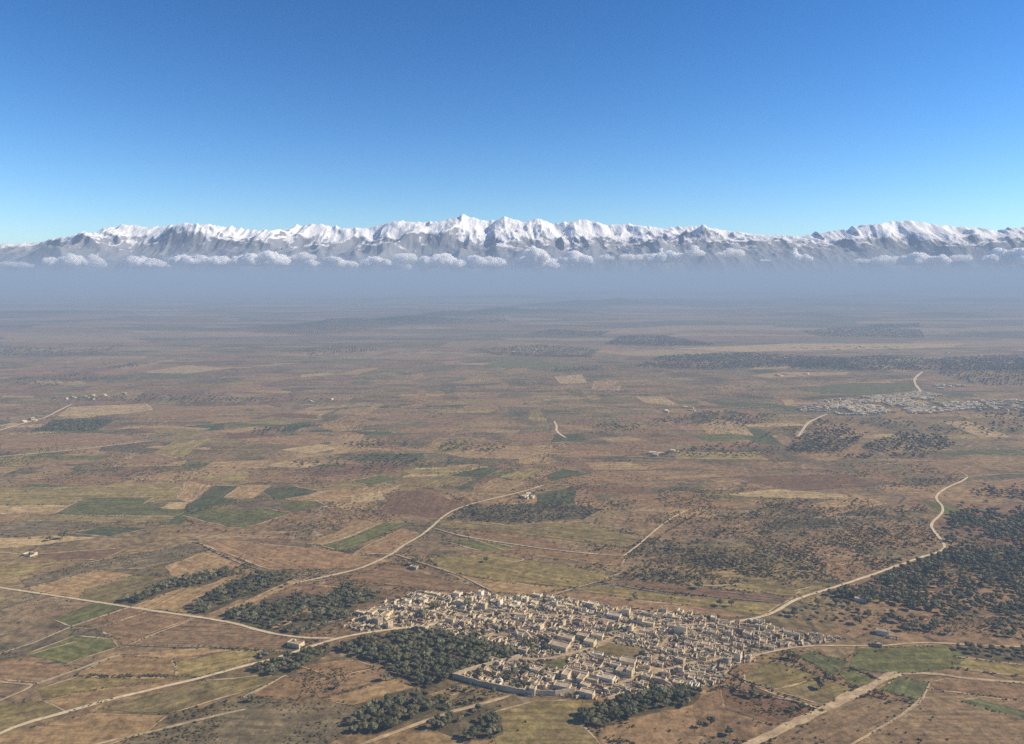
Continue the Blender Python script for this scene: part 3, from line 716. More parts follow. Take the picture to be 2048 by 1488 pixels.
MATW = [('tan', 'wall'), ('cream', 'wall_cream'), ('reddish', 'wall_red'), ('grey stone', 'wall_grey'), ('whitewashed', 'white')]
KW = {'box': 'box house', 'tall': 'two storey house', 'step': 'stepped house', 'ell': 'L shaped house', 'court': 'courtyard house', 'yard': 'house with walled yard', 'ruin': 'roofless ruin'}
HOUSES = []   # (x, y, rz, kind, w, d, h, colourword, matkey)
BLOCK = [(GP(g), 2.0) for g in GREENS]
TREE_HOLE = GP([(880,1262),(940,1270),(1030,1292),(1060,1312),(1140,1300),(1120,1285),(1040,1280),(1000,1262),(960,1256)])
COMPOUND = GP([(905,1356),(1045,1317),(1150,1330),(1150,1394),(1030,1386)])

SPECIAL = [  # px, py, turn, kind, w, d, h, colour, label
 (592, 1292, 0, 'box', 15, 9, 4.2, 1, 'long cream building alone beside the road fork left of the village'),
 (1075, 1195, 0, 'box', 10, 7, 4.0, 1, 'lone cream house on the back edge beside the path to the fields'),
 (1252, 1229, 0, 'tall', 9, 8, 3.6, 1, 'tall cream tower house standing highest on the back edge'),
 (1228, 1235, 0, 'box', 15, 8, 3.8, 4, 'whitewashed house left of the tall cream tower house'),
 (1275, 1246, 0, 'step', 13, 9, 4.2, 0, 'tan stepped house right of the tall cream tower house'),
 (1290, 1250, 0, 'box', 20, 6, 3.8, 1, 'long cream house below the tall tower house'),
 (760, 1229, 0, 'court', 24, 17, 3.6, 1, 'large pale courtyard house at the far left end'),
 (722, 1229, 0, 'box', 10, 6, 3.4, 4, 'small whitewashed house at the far left tip of the village'),
 (1150, 1358, 0, 'court', 22, 16, 5.4, 0, 'biggest tan courtyard house just right of the walled compound'),
 (1125, 1378, 0, 'box', 15, 9, 4.2, 0, 'tan house inside the front corner of the walled compound'),
 (1072, 1345, 0, 'box', 10, 8, 4.2, 1, 'cream house in the middle of the walled compound'),
 (1047, 1306, 0, 'box', 10, 8, 4.6, 0, 'lone tan house on the orchard edge above the lane'),
 (1118, 1297, 0, 'box', 20, 12, 4.6, 0, 'wide low tan house left of the grass clearing'),
 (1180, 1290, 0, 'box', 11, 9, 5.0, 1, 'cream house at the left corner of the grass clearing'),
 (1132, 1280, 0, 'box', 17, 9, 4.4, 0, 'long tan house two rows behind the wide low house'),
 (1165, 1278, 0, 'tall', 12, 9, 2.9, 3, 'grey two storey house right of the long tan house'),
 (1195, 1276, 0, 'box', 12, 8, 4.2, 1, 'cream house across the lane from the grass clearing'),
 (1256, 1329, 0, 'box', 15, 10, 4.6, 0, 'broad tan house in front of the grass clearing'),
 (1220, 1338, 0, 'yard', 18, 13, 4.2, 1, 'cream house with yard left of the broad tan house'),
 (1250, 1348, 0, 'step', 16, 10, 4.0, 0, 'tan stepped house in front of the broad tan house'),
 (1212, 1361, 0, 'box', 16, 9, 4.2, 4, 'whitewashed house on the front edge beside the short lane'),
 (1505, 1259, 0, 'ruin', 14, 9, 4.4, 1, 'cream roofless shell near the right end of the village'),
 (1585, 1278, 0, 'ruin', 13, 9, 5.0, 1, 'tall cream ruin at the right tip above the road'),
 (1765, 1268, 0, 'box', 12, 8, 4.2, 4, 'white farmhouse alone beyond the right tip of the village'),
 (1785, 1275, 0, 'ruin', 10, 7, 3.4, 2, 'reddish ruin beside the lone white farmhouse'),
 (1755, 1292, 0, 'box', 8, 6, 3.2, 3, 'small grey hut on the road right of the village'),
 (1720, 1202, 0, 'box', 12, 6, 3.2, 4, 'white shed among the trees right of the road'),
 (1060, 995, 0, 'court', 15, 11, 4.0, 0, 'cream courtyard farm beside the road in the middle distance'),
 (828, 1137, 0, 'box', 10, 6, 3.0, 4, 'small white hut by a tree on the field path'),
 (60, 1110, 0, 'yard', 17, 10, 3.2, 0, 'cream farmstead alone near the left edge'),
]
for s_ in SPECIAL:
    x, y = G(s_[0], s_[1]); HOUSES.append([x, y, VAX + rd.uniform(-.05, .05), s_[3], s_[4] * .86, s_[5] * .86, s_[6] * .95, s_[7], s_[8]])

def fill_village():
    xs = [p[0] for p in VPOLY]; ysv = [p[1] for p in VPOLY]; cx, cy = (min(xs) + max(xs)) / 2, (min(ysv) + max(ysv)) / 2
    ca, sa = math.cos(VAX), math.sin(VAX); ext = max(max(xs) - min(xs), max(ysv) - min(ysv))
    v = -ext
    row = 0
    while v < ext:
        dep = rd.uniform(5.8, 8.8); u = -ext + rd.uniform(0, 8); row += 1
        while u < ext:
            wid = rd.choice((4.5, 5.2, 6.0, 7.0, 8.0, 9.0, 11)); uc = u + wid / 2; vc = v + dep / 2 + 2.5 * math.sin(u / 31 + row)
            x, y = cx + uc * ca - vc * sa, cy + uc * sa + vc * ca; u += wid + rd.choice((.3, .6, 1.2, 2.2, 3.6))
            ax, ay = np.array([x]), np.array([y])
            if not inside(VPOLY, ax, ay)[0]: continue
            if inside(TREE_HOLE, ax, ay)[0]: continue
            if any(inside(g, ax, ay)[0] or segdist(g + [g[0]], ax, ay)[0] < 4.5 for g, _ in BLOCK): continue
            incomp = inside(COMPOUND, ax, ay)[0]
            if incomp and rd.random() < .72: continue
            if near_road(ax, ay, 2.8)[0]: continue
            ok = True
            for h_ in HOUSES:
                dd = math.hypot(h_[0] - x, h_[1] - y)
                if h_[8] and dd < (wid + h_[4]) * .48 + 1.5: ok = False; break
            if not ok: continue
            edge = segdist(VPOLY + [VPOLY[0]], ax, ay)[0]
            if rd.random() < (.16 if edge < 10 else .03): continue
            kind = rd.choices(['box', 'tall', 'step', 'ell', 'court', 'yard', 'ruin'], [20, 2, 6, 15, 11, 20, 30 if edge > 12 else 42])[0]
            if wid < 6.5 and kind in ('court', 'ell'): kind = rd.choice(('box', 'yard', 'ruin'))
            HOUSES.append([x, y, VAX + rd.gauss(0, .11), kind, wid, dep - rd.uniform(.6, 2.2), rd.uniform(2.5, 4.3), rd.choices(range(5), [50, 26, 11, 12, 1])[0], None])
        v += dep + rd.choice((.3, .6, 1.2, 2.8))
fill_village()
print('houses', len(HOUSES))

LANDM = [((700, 1245), 'at the far left end by the olive grove'), ((860, 1200), 'in the back left corner by the fields'), ((960, 1245), 'beside the lane in the left part'), ((1040, 1210), 'on the back edge left of centre'),
         ((1010, 1270), 'on the inner edge of the orchard'), ((1160, 1222), 'on the back edge in the middle'), ((1110, 1255), 'in the crowded left middle'), ((1210, 1258), 'behind the lane above the clearing'),
         ((1240, 1302), 'close round the grass clearing'), ((1330, 1235), 'on the back edge right of the tower house'), ((1340, 1275), 'in the crowded right middle'), ((1350, 1320), 'right of the grass clearing towards the front'),
         ((1270, 1350), 'in front of the grass clearing'), ((1230, 1383), 'on the front edge above the dark trees'), ((1060, 1360), 'inside the walled compound'), ((1380, 1362), 'at the front right corner'), ((1430, 1255), 'where the right hand road enters'),
         ((1440, 1300), 'beside the road in the right part'), ((1540, 1275), 'near the right tip')]
ORD = ['leftmost'] + [k_ + ' from left' for k_ in 'second third fourth fifth sixth seventh eighth ninth tenth eleventh twelfth thirteenth fourteenth'.split()]
def house_labels():
    cls = {}
    for h_ in HOUSES:
        if h_[8]: continue
        px, py = pix(h_[0], h_[1])
        lm = min(LANDM, key=lambda l: math.hypot(l[0][0] - px, (l[0][1] - py) * 1.8))[1]
        base = MATW[h_[7]][0] + ' ' + KW[h_[3]] + ' ' + lm
        cls.setdefault(base, []).append((px, h_))
    for base, lst in cls.items():
        lst.sort(key=lambda t: t[0])
        for k, (px, h_) in enumerate(lst):
            lab = base
            if 1 < len(lst) <= len(ORD): lab = base + ', ' + ORD[k]
            h_[8] = lab if len(lab.split()) <= 16 else base
house_labels()
HOUSES.sort(key=lambda h_: math.hypot(h_[0], h_[1]))
NEAR_HOUSES, REST = HOUSES[:320], HOUSES[320:]
print('kept as things', len(NEAR_HOUSES), 'rest', len(REST))
for h_ in NEAR_HOUSES:
    x, y, rz, kind, w, d, hh, ck, lab = h_
    r_ = build_house((x, y, .31), rz, kind, w, d, hh, M[MATW[ck][1]])
    tag(r_, lab, 'house', 'mud brick houses of the near village')

def far_houses():
    """the far villages: one mass of small flat roofed houses"""
    v = []; f = []
    def put(x, y, rz, w, d, h):
        ca, sa = math.cos(rz), math.sin(rz); vv = []; ff = []
        box(vv, ff, -w / 2, -d / 2, -.2, w / 2, d / 2, h, .1)
        if rd.random() < .5: box(vv, ff, w / 2 + .02, -d / 2, -.2, w / 2 + w * .7, -d / 2 + .4, 2.0, .1); box(vv, ff, w / 2 + w * .7 + .02, -d / 2, -.2, w / 2 + w * .7 + .4, d / 2, 2.0, .1)
        b = len(v); v.extend([(x + a * ca - c_ * sa, y + a * sa + c_ * ca, z + .3) for a, c_, z in vv]); f.extend([tuple(i + b for i in q) for q in ff])
    for h_ in REST:
        ca, sa = math.cos(h_[2]), math.sin(h_[2]); rooms, yard, shell = plan(h_[3], h_[4], h_[5], h_[6]); parts_ = []
        for rm in rooms: parts_ += list(room(*rm))
        parts_ += [wall_run(*yw, rd.uniform(1.7, 2.3)) for yw in yard] + [ruin_walls(*sh) for sh in shell]
        for vv, ff in parts_:
            b = len(v); v.extend([(h_[0] + a * ca - c_ * sa, h_[1] + a * sa + c_ * ca, z + .31) for a, c_, z in vv]); f.extend([tuple(i + b for i in q) for q in ff])
    def cluster(poly, step, keep, size):
        P_ = GP(poly); xs = [p[0] for p in P_]; yy = [p[1] for p in P_]
        y = min(yy)
        while y < max(yy):
            x = min(xs)
            while x < max(xs):
                a, b = x + rd.uniform(-.35, .35) * step, y + rd.uniform(-.35, .35) * step
                if rd.random() < keep and inside(P_, np.array([a]), np.array([b]))[0] and vnoise(np.array([a / 45]), np.array([b / 45]), 77)[0] > .28:
                    put(a, b, VAX + rd.gauss(0, .25), rd.uniform(.6, 1.5) * size, rd.uniform(.6, 1.1) * size, rd.uniform(3, 4.6))
                x += step
            y += step
    cluster([(1660,814),(1700,797),(1740,793),(1800,790),(1840,783),(1900,795),(1960,805),(1960,818),(1900,824),(1850,829),(1780,826),(1700,832),(1670,830)], 10.5, .9, 7.5)
    cluster([(1590,822),(1640,803),(1700,796),(1700,830),(1640,824)], 14, .7, 7)
    cluster([(1920,800),(2060,800),(2060,824),(1940,822)], 13, .6, 7.5)
    cluster([(1300,826),(1360,815),(1410,812),(1400,820),(1330,828)], 22, .7, 9)
    cluster([(1860,770),(1930,768),(1935,775),(1880,778)], 26, .7, 12)
    cluster([(1540,753),(1560,749),(1650,747),(1650,750),(1570,755)], 34, .8, 14)
    cluster([(1000,1003),(1040,992),(1080,980),(1085,985),(1040,1000),(1010,1008)], 15, .6, 8)
    cluster([(120,795),(260,785),(260,795),(140,802)], 34, .5, 8); cluster([(25,843),(90,834),(95,840),(40,846)], 22, .7, 10); cluster([(590,804),(700,796),(690,804),(600,810)], 30, .5, 8)
    cluster([(940,820),(960,812),(975,818)], 20, .7, 10); cluster([(1280,905),(1350,902),(1350,910),(1300,914)], 20, .5, 9)
    cluster([(1580,695),(1700,690),(1800,692),(1790,700),(1640,702)], 60, .5, 14); cluster([(1860,662),(1990,660),(1990,668),(1870,670)], 75, .5, 16); cluster([(1740,628),(1840,624),(1840,628),(1760,632)], 120, .6, 20)
    cluster([(1010,700),(1080,695),(1080,704),(1020,708)], 60, .5, 12); cluster([(1990,940),(2060,938),(2060,944)], 26, .6, 12)
    cluster([(1460,712),(1800,716),(1800,722),(1500,720)], 90, .3, 14); cluster([(1850,700),(2050,712),(2050,730),(1900,740)], 90, .35, 14)
    me = mesh('distant_houses', v, f)
    for k in ('wall', 'wall_grey', 'wall_red', 'wall_cream', 'roof', 'white'): me.materials.append(M[k])
    me.polygons.foreach_set('material_index', [(4, 3, 3, 0)[(q.vertices[0] // 8 * 104729) % 4] if q.normal.z > .7 else (0, 5, 1, 3, 3)[(q.vertices[0] // 8 * 7919) % 5] for q in me.polygons])
    o = obj('distant_houses', me); tag(o, 'pale flat roofed houses of the far village and hamlets', 'houses', kind='stuff')
far_houses()

# walls standing on their own
def free_wall(name, px, h, th, mat, label, cat='wall', group=None, broken=.0):
    line = resample(GP(px), 2.5 if broken else 5.0); v = []; f = []; n = len(line); hh = h
    for k in range(n - 1):
        (x0, y0), (x1, y1) = line[k], line[k + 1]; L = math.hypot(x1 - x0, y1 - y0)
        nx, ny = -(y1 - y0) / L * th / 2, (x1 - x0) / L * th / 2; h0 = h * (1 + rd.uniform(-.10, .10) * (3 if broken else 1)); h1 = h * (1 + rd.uniform(-.10, .10) * (3 if broken else 1)); b = len(v)
        v += [(x0 + nx, y0 + ny, -.1), (x1 + nx, y1 + ny, -.1), (x1 - nx, y1 - ny, -.1), (x0 - nx, y0 - ny, -.1), (x0 + nx, y0 + ny, h0), (x1 + nx, y1 + ny, h1), (x1 - nx, y1 - ny, h1), (x0 - nx, y0 - ny, h0)]
        f += [(b + 1, b, b + 4, b + 5), (b + 2, b + 1, b + 5, b + 6), (b + 3, b + 2, b + 6, b + 7), (b, b + 3, b + 7, b + 4), (b + 5, b + 4, b + 7, b + 6)]
    o = obj(name, mesh(name, v, f), M[mat]); tag(o, label, cat, group)
free_wall('boundary_wall', [(1150,1385),(1110,1392),(1030,1386),(965,1372),(905,1356),(960,1338),(1040,1318)], 4.2, .7, 'wall', 'long tan boundary wall of the compound beside the olive grove')
free_wall('boundary_wall', [(1215,1400),(1235,1394),(1262,1386)], 2.6, .6, 'wall_cream', 'short pale wall among the trees below the village front')
LOW = [([(395,1085),(430,1105),(480,1128),(545,1148)], 'low stone wall running down the red field in the left middle'),
       ([(866,1057),(920,1073),(1000,1086),(1090,1099),(1170,1108),(1240,1113)], 'low stone wall along the footpath crossing the central meadow'),
       ([(790,1110),(850,1130),(920,1152),(985,1185)], 'low stone wall slanting towards the village back edge'),
       ([(610,1258),(650,1246),(700,1236)], 'low stone wall between the dense grove and the left village end'),
       ([(245,1290),(320,1294),(395,1296),(470,1297)], 'low stone wall under the striped red field'),
       ([(74,1367),(158,1339),(240,1310),(300,1308)], 'low stone wall across the ochre fields at lower left'),
       ([(0,1308),(70,1285),(142,1254),(258,1215)], 'low stone wall beside the small green field at left'),
       ([(1440,1372),(1510,1390),(1580,1402),(1640,1420)], 'low stone wall below the olive fields at lower right'),
       ([(1440,1338),(1490,1362),(1540,1378)], 'low stone wall from the village front corner to the fields'),
       ([(1698,1337),(1730,1348),(1762,1361)], 'dark low wall left of the wide track bend'),
       ([(1195,1164),(1340,1184),(1450,1197),(1560,1207)], 'low wall between the dark and yellow strips behind the village'),
       ([(1340,1190),(1230,1170),(1150,1180)], 'low wall along the yellow strip behind the village'),
       ([(1430,1183),(1500,1191),(1580,1200)], 'pale low wall meeting the right hand road'),
       ([(1745,1466),(1838,1409),(1859,1368)], 'low stone wall between the terraced strips at lower right'),
       ([(487,1395),(572,1351)], 'low pale wall beside the reddish corner field')]
for px, lab in LOW: free_wall('field_wall', px, .85, .7, 'wall_grey', lab, 'wall', 'dry stone field walls', .08)

# ------------------------------------------------------------------ vegetation
def crown_mesh(name, seed, mat, lobes=8, rx=3.2, rz_=2.3, leaves=260, base=1.7, leaf=.62):
    r = np.random.default_rng(seed); bm = bmesh.new(); cs = []
    for k in range(lobes):
        a = k * 2.4 + r.uniform(-.5, .5); q = r.uniform(.15, .72) if k else 0
        c = (math.cos(a) * q * rx, math.sin(a) * q * rx, base + rz_ * (.75 + r.uniform(-.28, .45) * (1 - q * .5))); rad = rx * r.uniform(.34, .50); cs.append((c, rad))
        ret = bmesh.ops.create_icosphere(bm, subdivisions=2 if lobes > 4 else 1, radius=rad * .86, matrix=Matrix.Translation(c) @ Matrix.Diagonal((1, 1, .8, 1)))
        for vt in ret['verts']:
            n = r.normal(0, .11 * rad); d = (vt.co - Vector(c)); vt.co += d.normalized() * n
    for k in range(leaves):
        c, rad = cs[r.integers(len(cs))]; d = Vector(r.normal(size=3)).normalized(); d.z = d.z * .8 + .12
        p = Vector(c) + d * rad * r.uniform(.82, 1.12); t1 = Vector(r.normal(size=3)).normalized(); t2 = d.cross(t1).normalized() if d.cross(t1).length > .05 else Vector((1, 0, 0))
        s = leaf * r.uniform(.5, 1.15); tt = (t1 * .8 + d * r.uniform(-.4, .4)).normalized()
        vs_ = [bm.verts.new(p + tt * s * .5 * a + t2 * s * .38 * b) for a, b in ((-1, -.3), (.2, -1), (1, .3), (-.2, 1))]
        bm.faces.new(vs_)
    me = bpy.data.meshes.new(name); bm.to_mesh(me); bm.free(); me.materials.append(mat); return me

def trunk_mesh(seed, h=2.4, r0=.30):
    r = np.random.default_rng(seed); v = []; f = []
    def limb(p, q, a, b, n=6):
        p, q = Vector(p), Vector(q); d = (q - p).normalized(); u = d.orthogonal().normalized(); w = d.cross(u); s = len(v)
        for c, rad in ((p, a), ((p + q) / 2 + u * r.uniform(-.1, .1), (a + b) / 2), (q, b)):
            for k in range(n): t = 2 * math.pi * k / n; v.append(tuple(c + (u * math.cos(t) + w * math.sin(t)) * rad))
        for j in range(2):
            for k in range(n): f.append((s + j * n + k, s + j * n + (k + 1) % n, s + (j + 1) * n + (k + 1) % n, s + (j + 1) * n + k))
    top = (r.uniform(-.2, .2), r.uniform(-.2, .2), h); limb((0, 0, -.2), top, r0, r0 * .7)
    for k in range(4):
        a = k * 1.6 + r.uniform(-.4, .4); limb(top, (top[0] + math.cos(a) * 1.5, top[1] + math.sin(a) * 1.5, h + r.uniform(.7, 1.4)), r0 * .55, r0 * .2)
    return mesh('trunk', v, f)

CROWNS = [crown_mesh('crown', 300 + i, M['leaf'] if i < 4 else M['leaf_b'], 7 + i % 3, 3.0 + .25 * (i % 3), 2.1 + .3 * (i % 2)) for i in range(7)]
TRUNKS = [trunk_mesh(400 + i) for i in range(3)]
for t_ in TRUNKS: t_.materials.append(M['bark'])
SHRUBS = [crown_mesh('shrub', 350 + i, M['shrub'], 4, 1.0, .75, 60, .0, .34) for i in range(4)]

GROVES = [  # label phrase, spacing m, keep, size, outline
 ('right of the bottom track', 6.6, .93, 1.0, [(858,1452),(900,1432),(945,1418),(1000,1430),(1008,1468),(960,1482),(900,1472)]),
 ('left of the bottom track', 6.6, .93, 1.0, [(680,1450),(720,1422),(770,1404),(830,1384),(880,1398),(900,1408),(850,1430),(800,1448),(755,1472),(705,1466)]),
 ('below the boundary wall', 6.2, .55, .72, [(868,1408),(905,1372),(960,1378),(1030,1390),(1015,1400),(940,1418),(900,1420)]),
 ('below the village front', 6.4, .95, 1.02, [(1155,1438),(1180,1416),(1240,1400),(1310,1384),(1380,1376),(1402,1388),(1385,1410),(1330,1420),(1260,1436),(1200,1456)]),
 ('in the lower right hollow', 6.4, .55, .8, [(1375,1436),(1420,1428),(1470,1445),(1512,1470),(1490,1482),(1400,1462)]),
 ('on the dark slope at lower right', 6.0, .6, .7, [(1440,1378),(1500,1385),(1630,1420),(1600,1432),(1500,1402)]),
 ('in the large grove left of the compound', 6.3, .9, 1.0, [(668,1300),(720,1282),(800,1266),(880,1266),(960,1284),(1045,1312),(1000,1328),(905,1354),(880,1378),(840,1372),(800,1352),(770,1332),(710,1312)]),
 ('in the strip above the tan field', 6.4, .6, .85, [(640,1390),(690,1370),(790,1345),(800,1352),(740,1372),(660,1396)]),
 ('in the small grove by the road fork', 6.2, .88, .92, [(484,1334),(530,1308),(600,1298),(655,1290),(668,1300),(625,1330),(575,1352),(520,1352)]),
 ('in the dense grove left of the village', 6.2, .88, .85, [(440,1240),(490,1256),(600,1272),(640,1258),(700,1236),(715,1210),(775,1198),(745,1184),(690,1172),(650,1192),(590,1188),(540,1206),(480,1216)]),
 ('in the upper strip grove at left', 6.6, .8, .95, [(234,1206),(262,1212),(330,1184),(420,1168),(470,1148),(460,1140),(400,1150),(330,1166),(280,1190)]),
 ('in the lower strip grove at left', 6.4, .85, .95, [(372,1220),(410,1230),(480,1198),(540,1187),(604,1162),(560,1145),(500,1152),(440,1180),(410,1200)]),
 ('between the village houses', 9, .42, .62, VILLAGE),
 ('in the orchard edge of the village', 6.4, .72, .9, [(880,1262),(940,1262),(1000,1262),(1040,1280),(1120,1285),(1140,1300),(1060,1312),(1030,1296),(940,1276)]),
 ('inside the walled compound', 6.5, .8, .7, [(930,1356),(1040,1322),(1090,1350),(1060,1382),(1020,1380)]),
 ('scattered right of the village', 9, .62, .9, [(1560,1228),(1640,1204),(1760,1212),(1900,1232),(2280,1240),(2280,1290),(1900,1276),(1830,1262),(1740,1262),(1620,1246)]),
 ('in the wood right of the road', 6.6, .69, .92, [(1640,1196),(1730,1164),(1850,1116),(1888,1104),(1900,1060),(1900,1026),(2280,1010),(2280,1240),(1900,1232),(1760,1210)]),
 ('near the right edge by the track', 8, .7, .85, [(1905,1296),(2280,1300),(2280,1326),(1990,1322),(1920,1308)]),
]
FARWOODS = [  # spacing, keep, size, clumpiness, outline
 (8.5, .62, .8, .47, [(1290,1108),(1370,1056),(1450,1036),(1560,1006),(1700,1000),(1850,1012),(1872,1050),(1880,1092),(1800,1124),(1700,1152),(1500,1152),(1430,1132)]),
 (7, .85, .85, .30, [(1380,1118),(1450,1102),(1540,1110),(1560,1130),(1500,1152),(1420,1140)]), (7, .7, .8, .35, [(1234,1144),(1300,1136),(1400,1154),(1392,1168),(1260,1156)]),
 (7, .85, .8, .2, [(890,1038),(940,1012),(1126,1006),(1208,1019),(1170,1040),(1023,1047)]), (9, .85, 1.0, .2, [(1950,980),(2280,985),(2280,1004),(1965,996)]), (10, .5, .9, .4, [(1950,970),(2280,968),(2280,1010),(1900,1020)]),
 (9, .9, 1.1, .2, [(1570,902),(1600,872),(1690,856),(1735,868),(1690,905),(1620,908)]), (9, .9, 1.1, .2, [(1730,892),(1800,866),(1890,874),(1910,890),(1880,904),(1740,906)]), (10, .7, 1.0, .35, [(1640,912),(1760,908),(1870,908),(1850,918),(1700,918)]),
 (10, .7, 1.0, .35, [(1480,878),(1590,858),(1640,842),(1700,850),(1590,876)]), (11, .75, 1.0, .35, [(1190,852),(1280,846),(1280,862),(1200,866)]), (11, .6, 1.0, .35, [(1280,845),(1420,822),(1560,830),(1500,856),(1400,850)]),
 (10, .8, 1.0, .3, [(680,890),(730,880),(800,882),(830,892),(720,896)]), (10, .8, 1.0, .35, [(860,905),(900,884),(1000,892),(1020,904)]), (10, .8, 1.0, .3, [(480,868),(520,858),(640,846),(620,856),(520,872)]),
 (7, .95, 1.0, .0, [(66,862),(113,841),(230,840),(190,862)]), (12, .85, 1.2, .25, [(1270,735),(1320,712),(1480,706),(1600,712),(1680,716),(1720,738),(1560,735),(1400,740)]),
 (12, .85, 1.2, .3, [(1570,738),(1600,722),(1760,712),(1900,722),(2280,710),(2280,740),(1900,742),(1700,742)]), (13, .9, 1.2, .2, [(1210,690),(1240,672),(1330,672),(1430,690),(1340,694)]), (14, .9, 1.2, .25, [(1050,668),(1100,660),(1220,664),(1200,672)]),
 (14, .8, 1.2, .3, [(1600,664),(1680,656),(1840,660),(1850,676),(1640,674)]), (14, .8, 1.2, .3, [(1730,652),(1840,648),(1840,656),(1750,658)]), (13, .7, 1.1, .35, [(940,700),(1080,690),(1200,700),(1180,716),(1000,712)]), (13, .7, 1.1, .35, [(560,705),(700,692),(780,700),(640,712)]),
 (13, .75, 1.1, .35, [(1080,742),(1200,732),(1210,740),(1120,748)]), (13, .7, 1.1, .3, [(60,800),(130,796),(260,790),(420,795),(700,800),(480,804),(200,803)]), (13, .8, 1.1, .3, [(200,738),(270,726),(280,734)]), (13, .6, 1.1, .4, [(1950,820),(2280,830),(2280,856),(1980,850)]),
 (12, .5, 1.0, .42, [(1580,838),(1900,838),(2060,850),(2000,880),(1900,870),(1700,852)]), (13, .7, 1.1, .3, [(1880,716),(2280,700),(2280,780),(1950,770),(1880,750)]), (11, .6, 1.0, .4, [(1290,915),(1480,880),(1570,900),(1500,915)]), (12, .6, 1.0, .4, [(560,925),(800,905),(860,930),(640,945)]),
 (12, .6, 1.0, .4, [(0,760),(180,745),(220,760),(60,778)]), (14, .7, 1.1, .35, [(0,690),(160,700),(260,690),(200,712),(0,712)]), (14, .7, 1.1, .35, [(500,668),(640,655),(860,636),(1000,630),(1020,645),(840,655),(620,672)]),
]
HEDGES = [([(390,1292),(440,1297),(500,1301),(560,1304)], 3.0, .7), ([(155,1352),(200,1353),(270,1354),(348,1352)], 3.4, .62), ([(395,1085),(430,1105),(480,1128),(545,1148)], 4, .4), ([(600,1190),(540,1206),(450,1236)], 5, .5), ([(480,1396),(440,1406),(380,1420)], 7, .4),
          ([(1440,1372),(1510,1390),(1580,1402),(1640,1420)], 3.5, .6), ([(1698,1337),(1730,1348),(1762,1361)], 2.6, .6), ([(1440,1338),(1490,1362),(1540,1378)], 3.5, .5), ([(1130,1178),(1230,1170),(1340,1188)], 6, .4), ([(1195,1164),(1340,1184),(1450,1197)], 5, .45),
          ([(1900,1335),(1960,1345),(2060,1356)], 5, .5), ([(1240,1112),(1300,1068),(1350,1030)], 4, .4), ([(1285,1100),(1340,1060),(1390,1030)], 4, .6), ([(640,1010),(720,1020),(860,1056)], 6, .4), ([(860,978),(900,990),(930,1005)], 5, .6), ([(1000,1008),(1060,988),(1140,965)], 5, .6),
          ([(430,905),(520,880),(640,862),(760,850)], 8, .5), ([(0,1010),(140,1010),(170,995)], 7, .3), ([(300,925),(420,935),(560,940),(700,945)], 7, .5), ([(360,1035),(420,1015),(540,1000),(640,982)], 6, .5), ([(300,1068),(420,1058),(560,1078)], 6, .4),
          ([(0,1070),(60,1078),(130,1072)], 5, .35), ([(870,950),(930,944),(1000,930)], 5, .4), ([(1000,795),(1200,805),(1400,812)], 10, .4)]

def scatter(poly, sp, keep, clump, seed, rot=.35):
    r = np.random.default_rng(seed); P_ = poly; xs = [p[0] for p in P_]; yy = [p[1] for p in P_]
    cx, cy = (min(xs) + max(xs)) / 2, (min(yy) + max(yy)) / 2; e = math.hypot(max(xs) - min(xs), max(yy) - min(yy)) / 2; n = int(2 * e / sp) + 1
    A, B = np.meshgrid(np.linspace(-e, e, n), np.linspace(-e, e, n)); A = A.ravel() + r.uniform(-.2, .2, n * n) * sp; B = B.ravel() + r.uniform(-.2, .2, n * n) * sp
    x = cx + A * math.cos(rot) - B * math.sin(rot); y = cy + A * math.sin(rot) + B * math.cos(rot)
    ok = inside(P_, x, y) & (r.random(n * n) < keep)
    x, y = x[ok], y[ok]
    if clump > 0: m = fbm(x / 38, y / 38, seed, 3) + r.normal(0, .06, len(x)) > clump; x, y = x[m], y[m]
    m = ~near_road(x, y, 3.4 if sp > 5 else 1.2); return x[m], y[m]

HX = np.array([h_[0] for h_ in HOUSES]); HY = np.array([h_[1] for h_ in HOUSES]); HR = np.array([max(h_[4], h_[5]) * .5 for h_ in HOUSES])
for gi, (lab, sp, keep, size, poly) in enumerate(GROVES):
    if keep < .7 or gi == 12: continue
    me, c, ang = field_mesh(GP(poly), 6, 2.5, 700 + gi)
    o = obj('grove_ground', me, M['grove'], loc=(c[0], c[1], .15 + .004 * gi), rz=ang); tag(o, kind='structure')
trees = []   # x, y, scale, grove index (or -1)
for gi, (lab, sp, keep, size, poly) in enumerate(GROVES):
    x, y = scatter(GP(poly), sp, keep, .25 if keep > .75 else .36, 900 + gi, VAX)
    for a, b in zip(x, y):
        if len(HX) and np.any(np.hypot(HX - a, HY - b) < HR + .8): continue
        if any(inside(g, np.array([a]), np.array([b]))[0] for g, _ in BLOCK): continue
        trees.append((a, b, size * rd.uniform(.68, 1.25), gi))
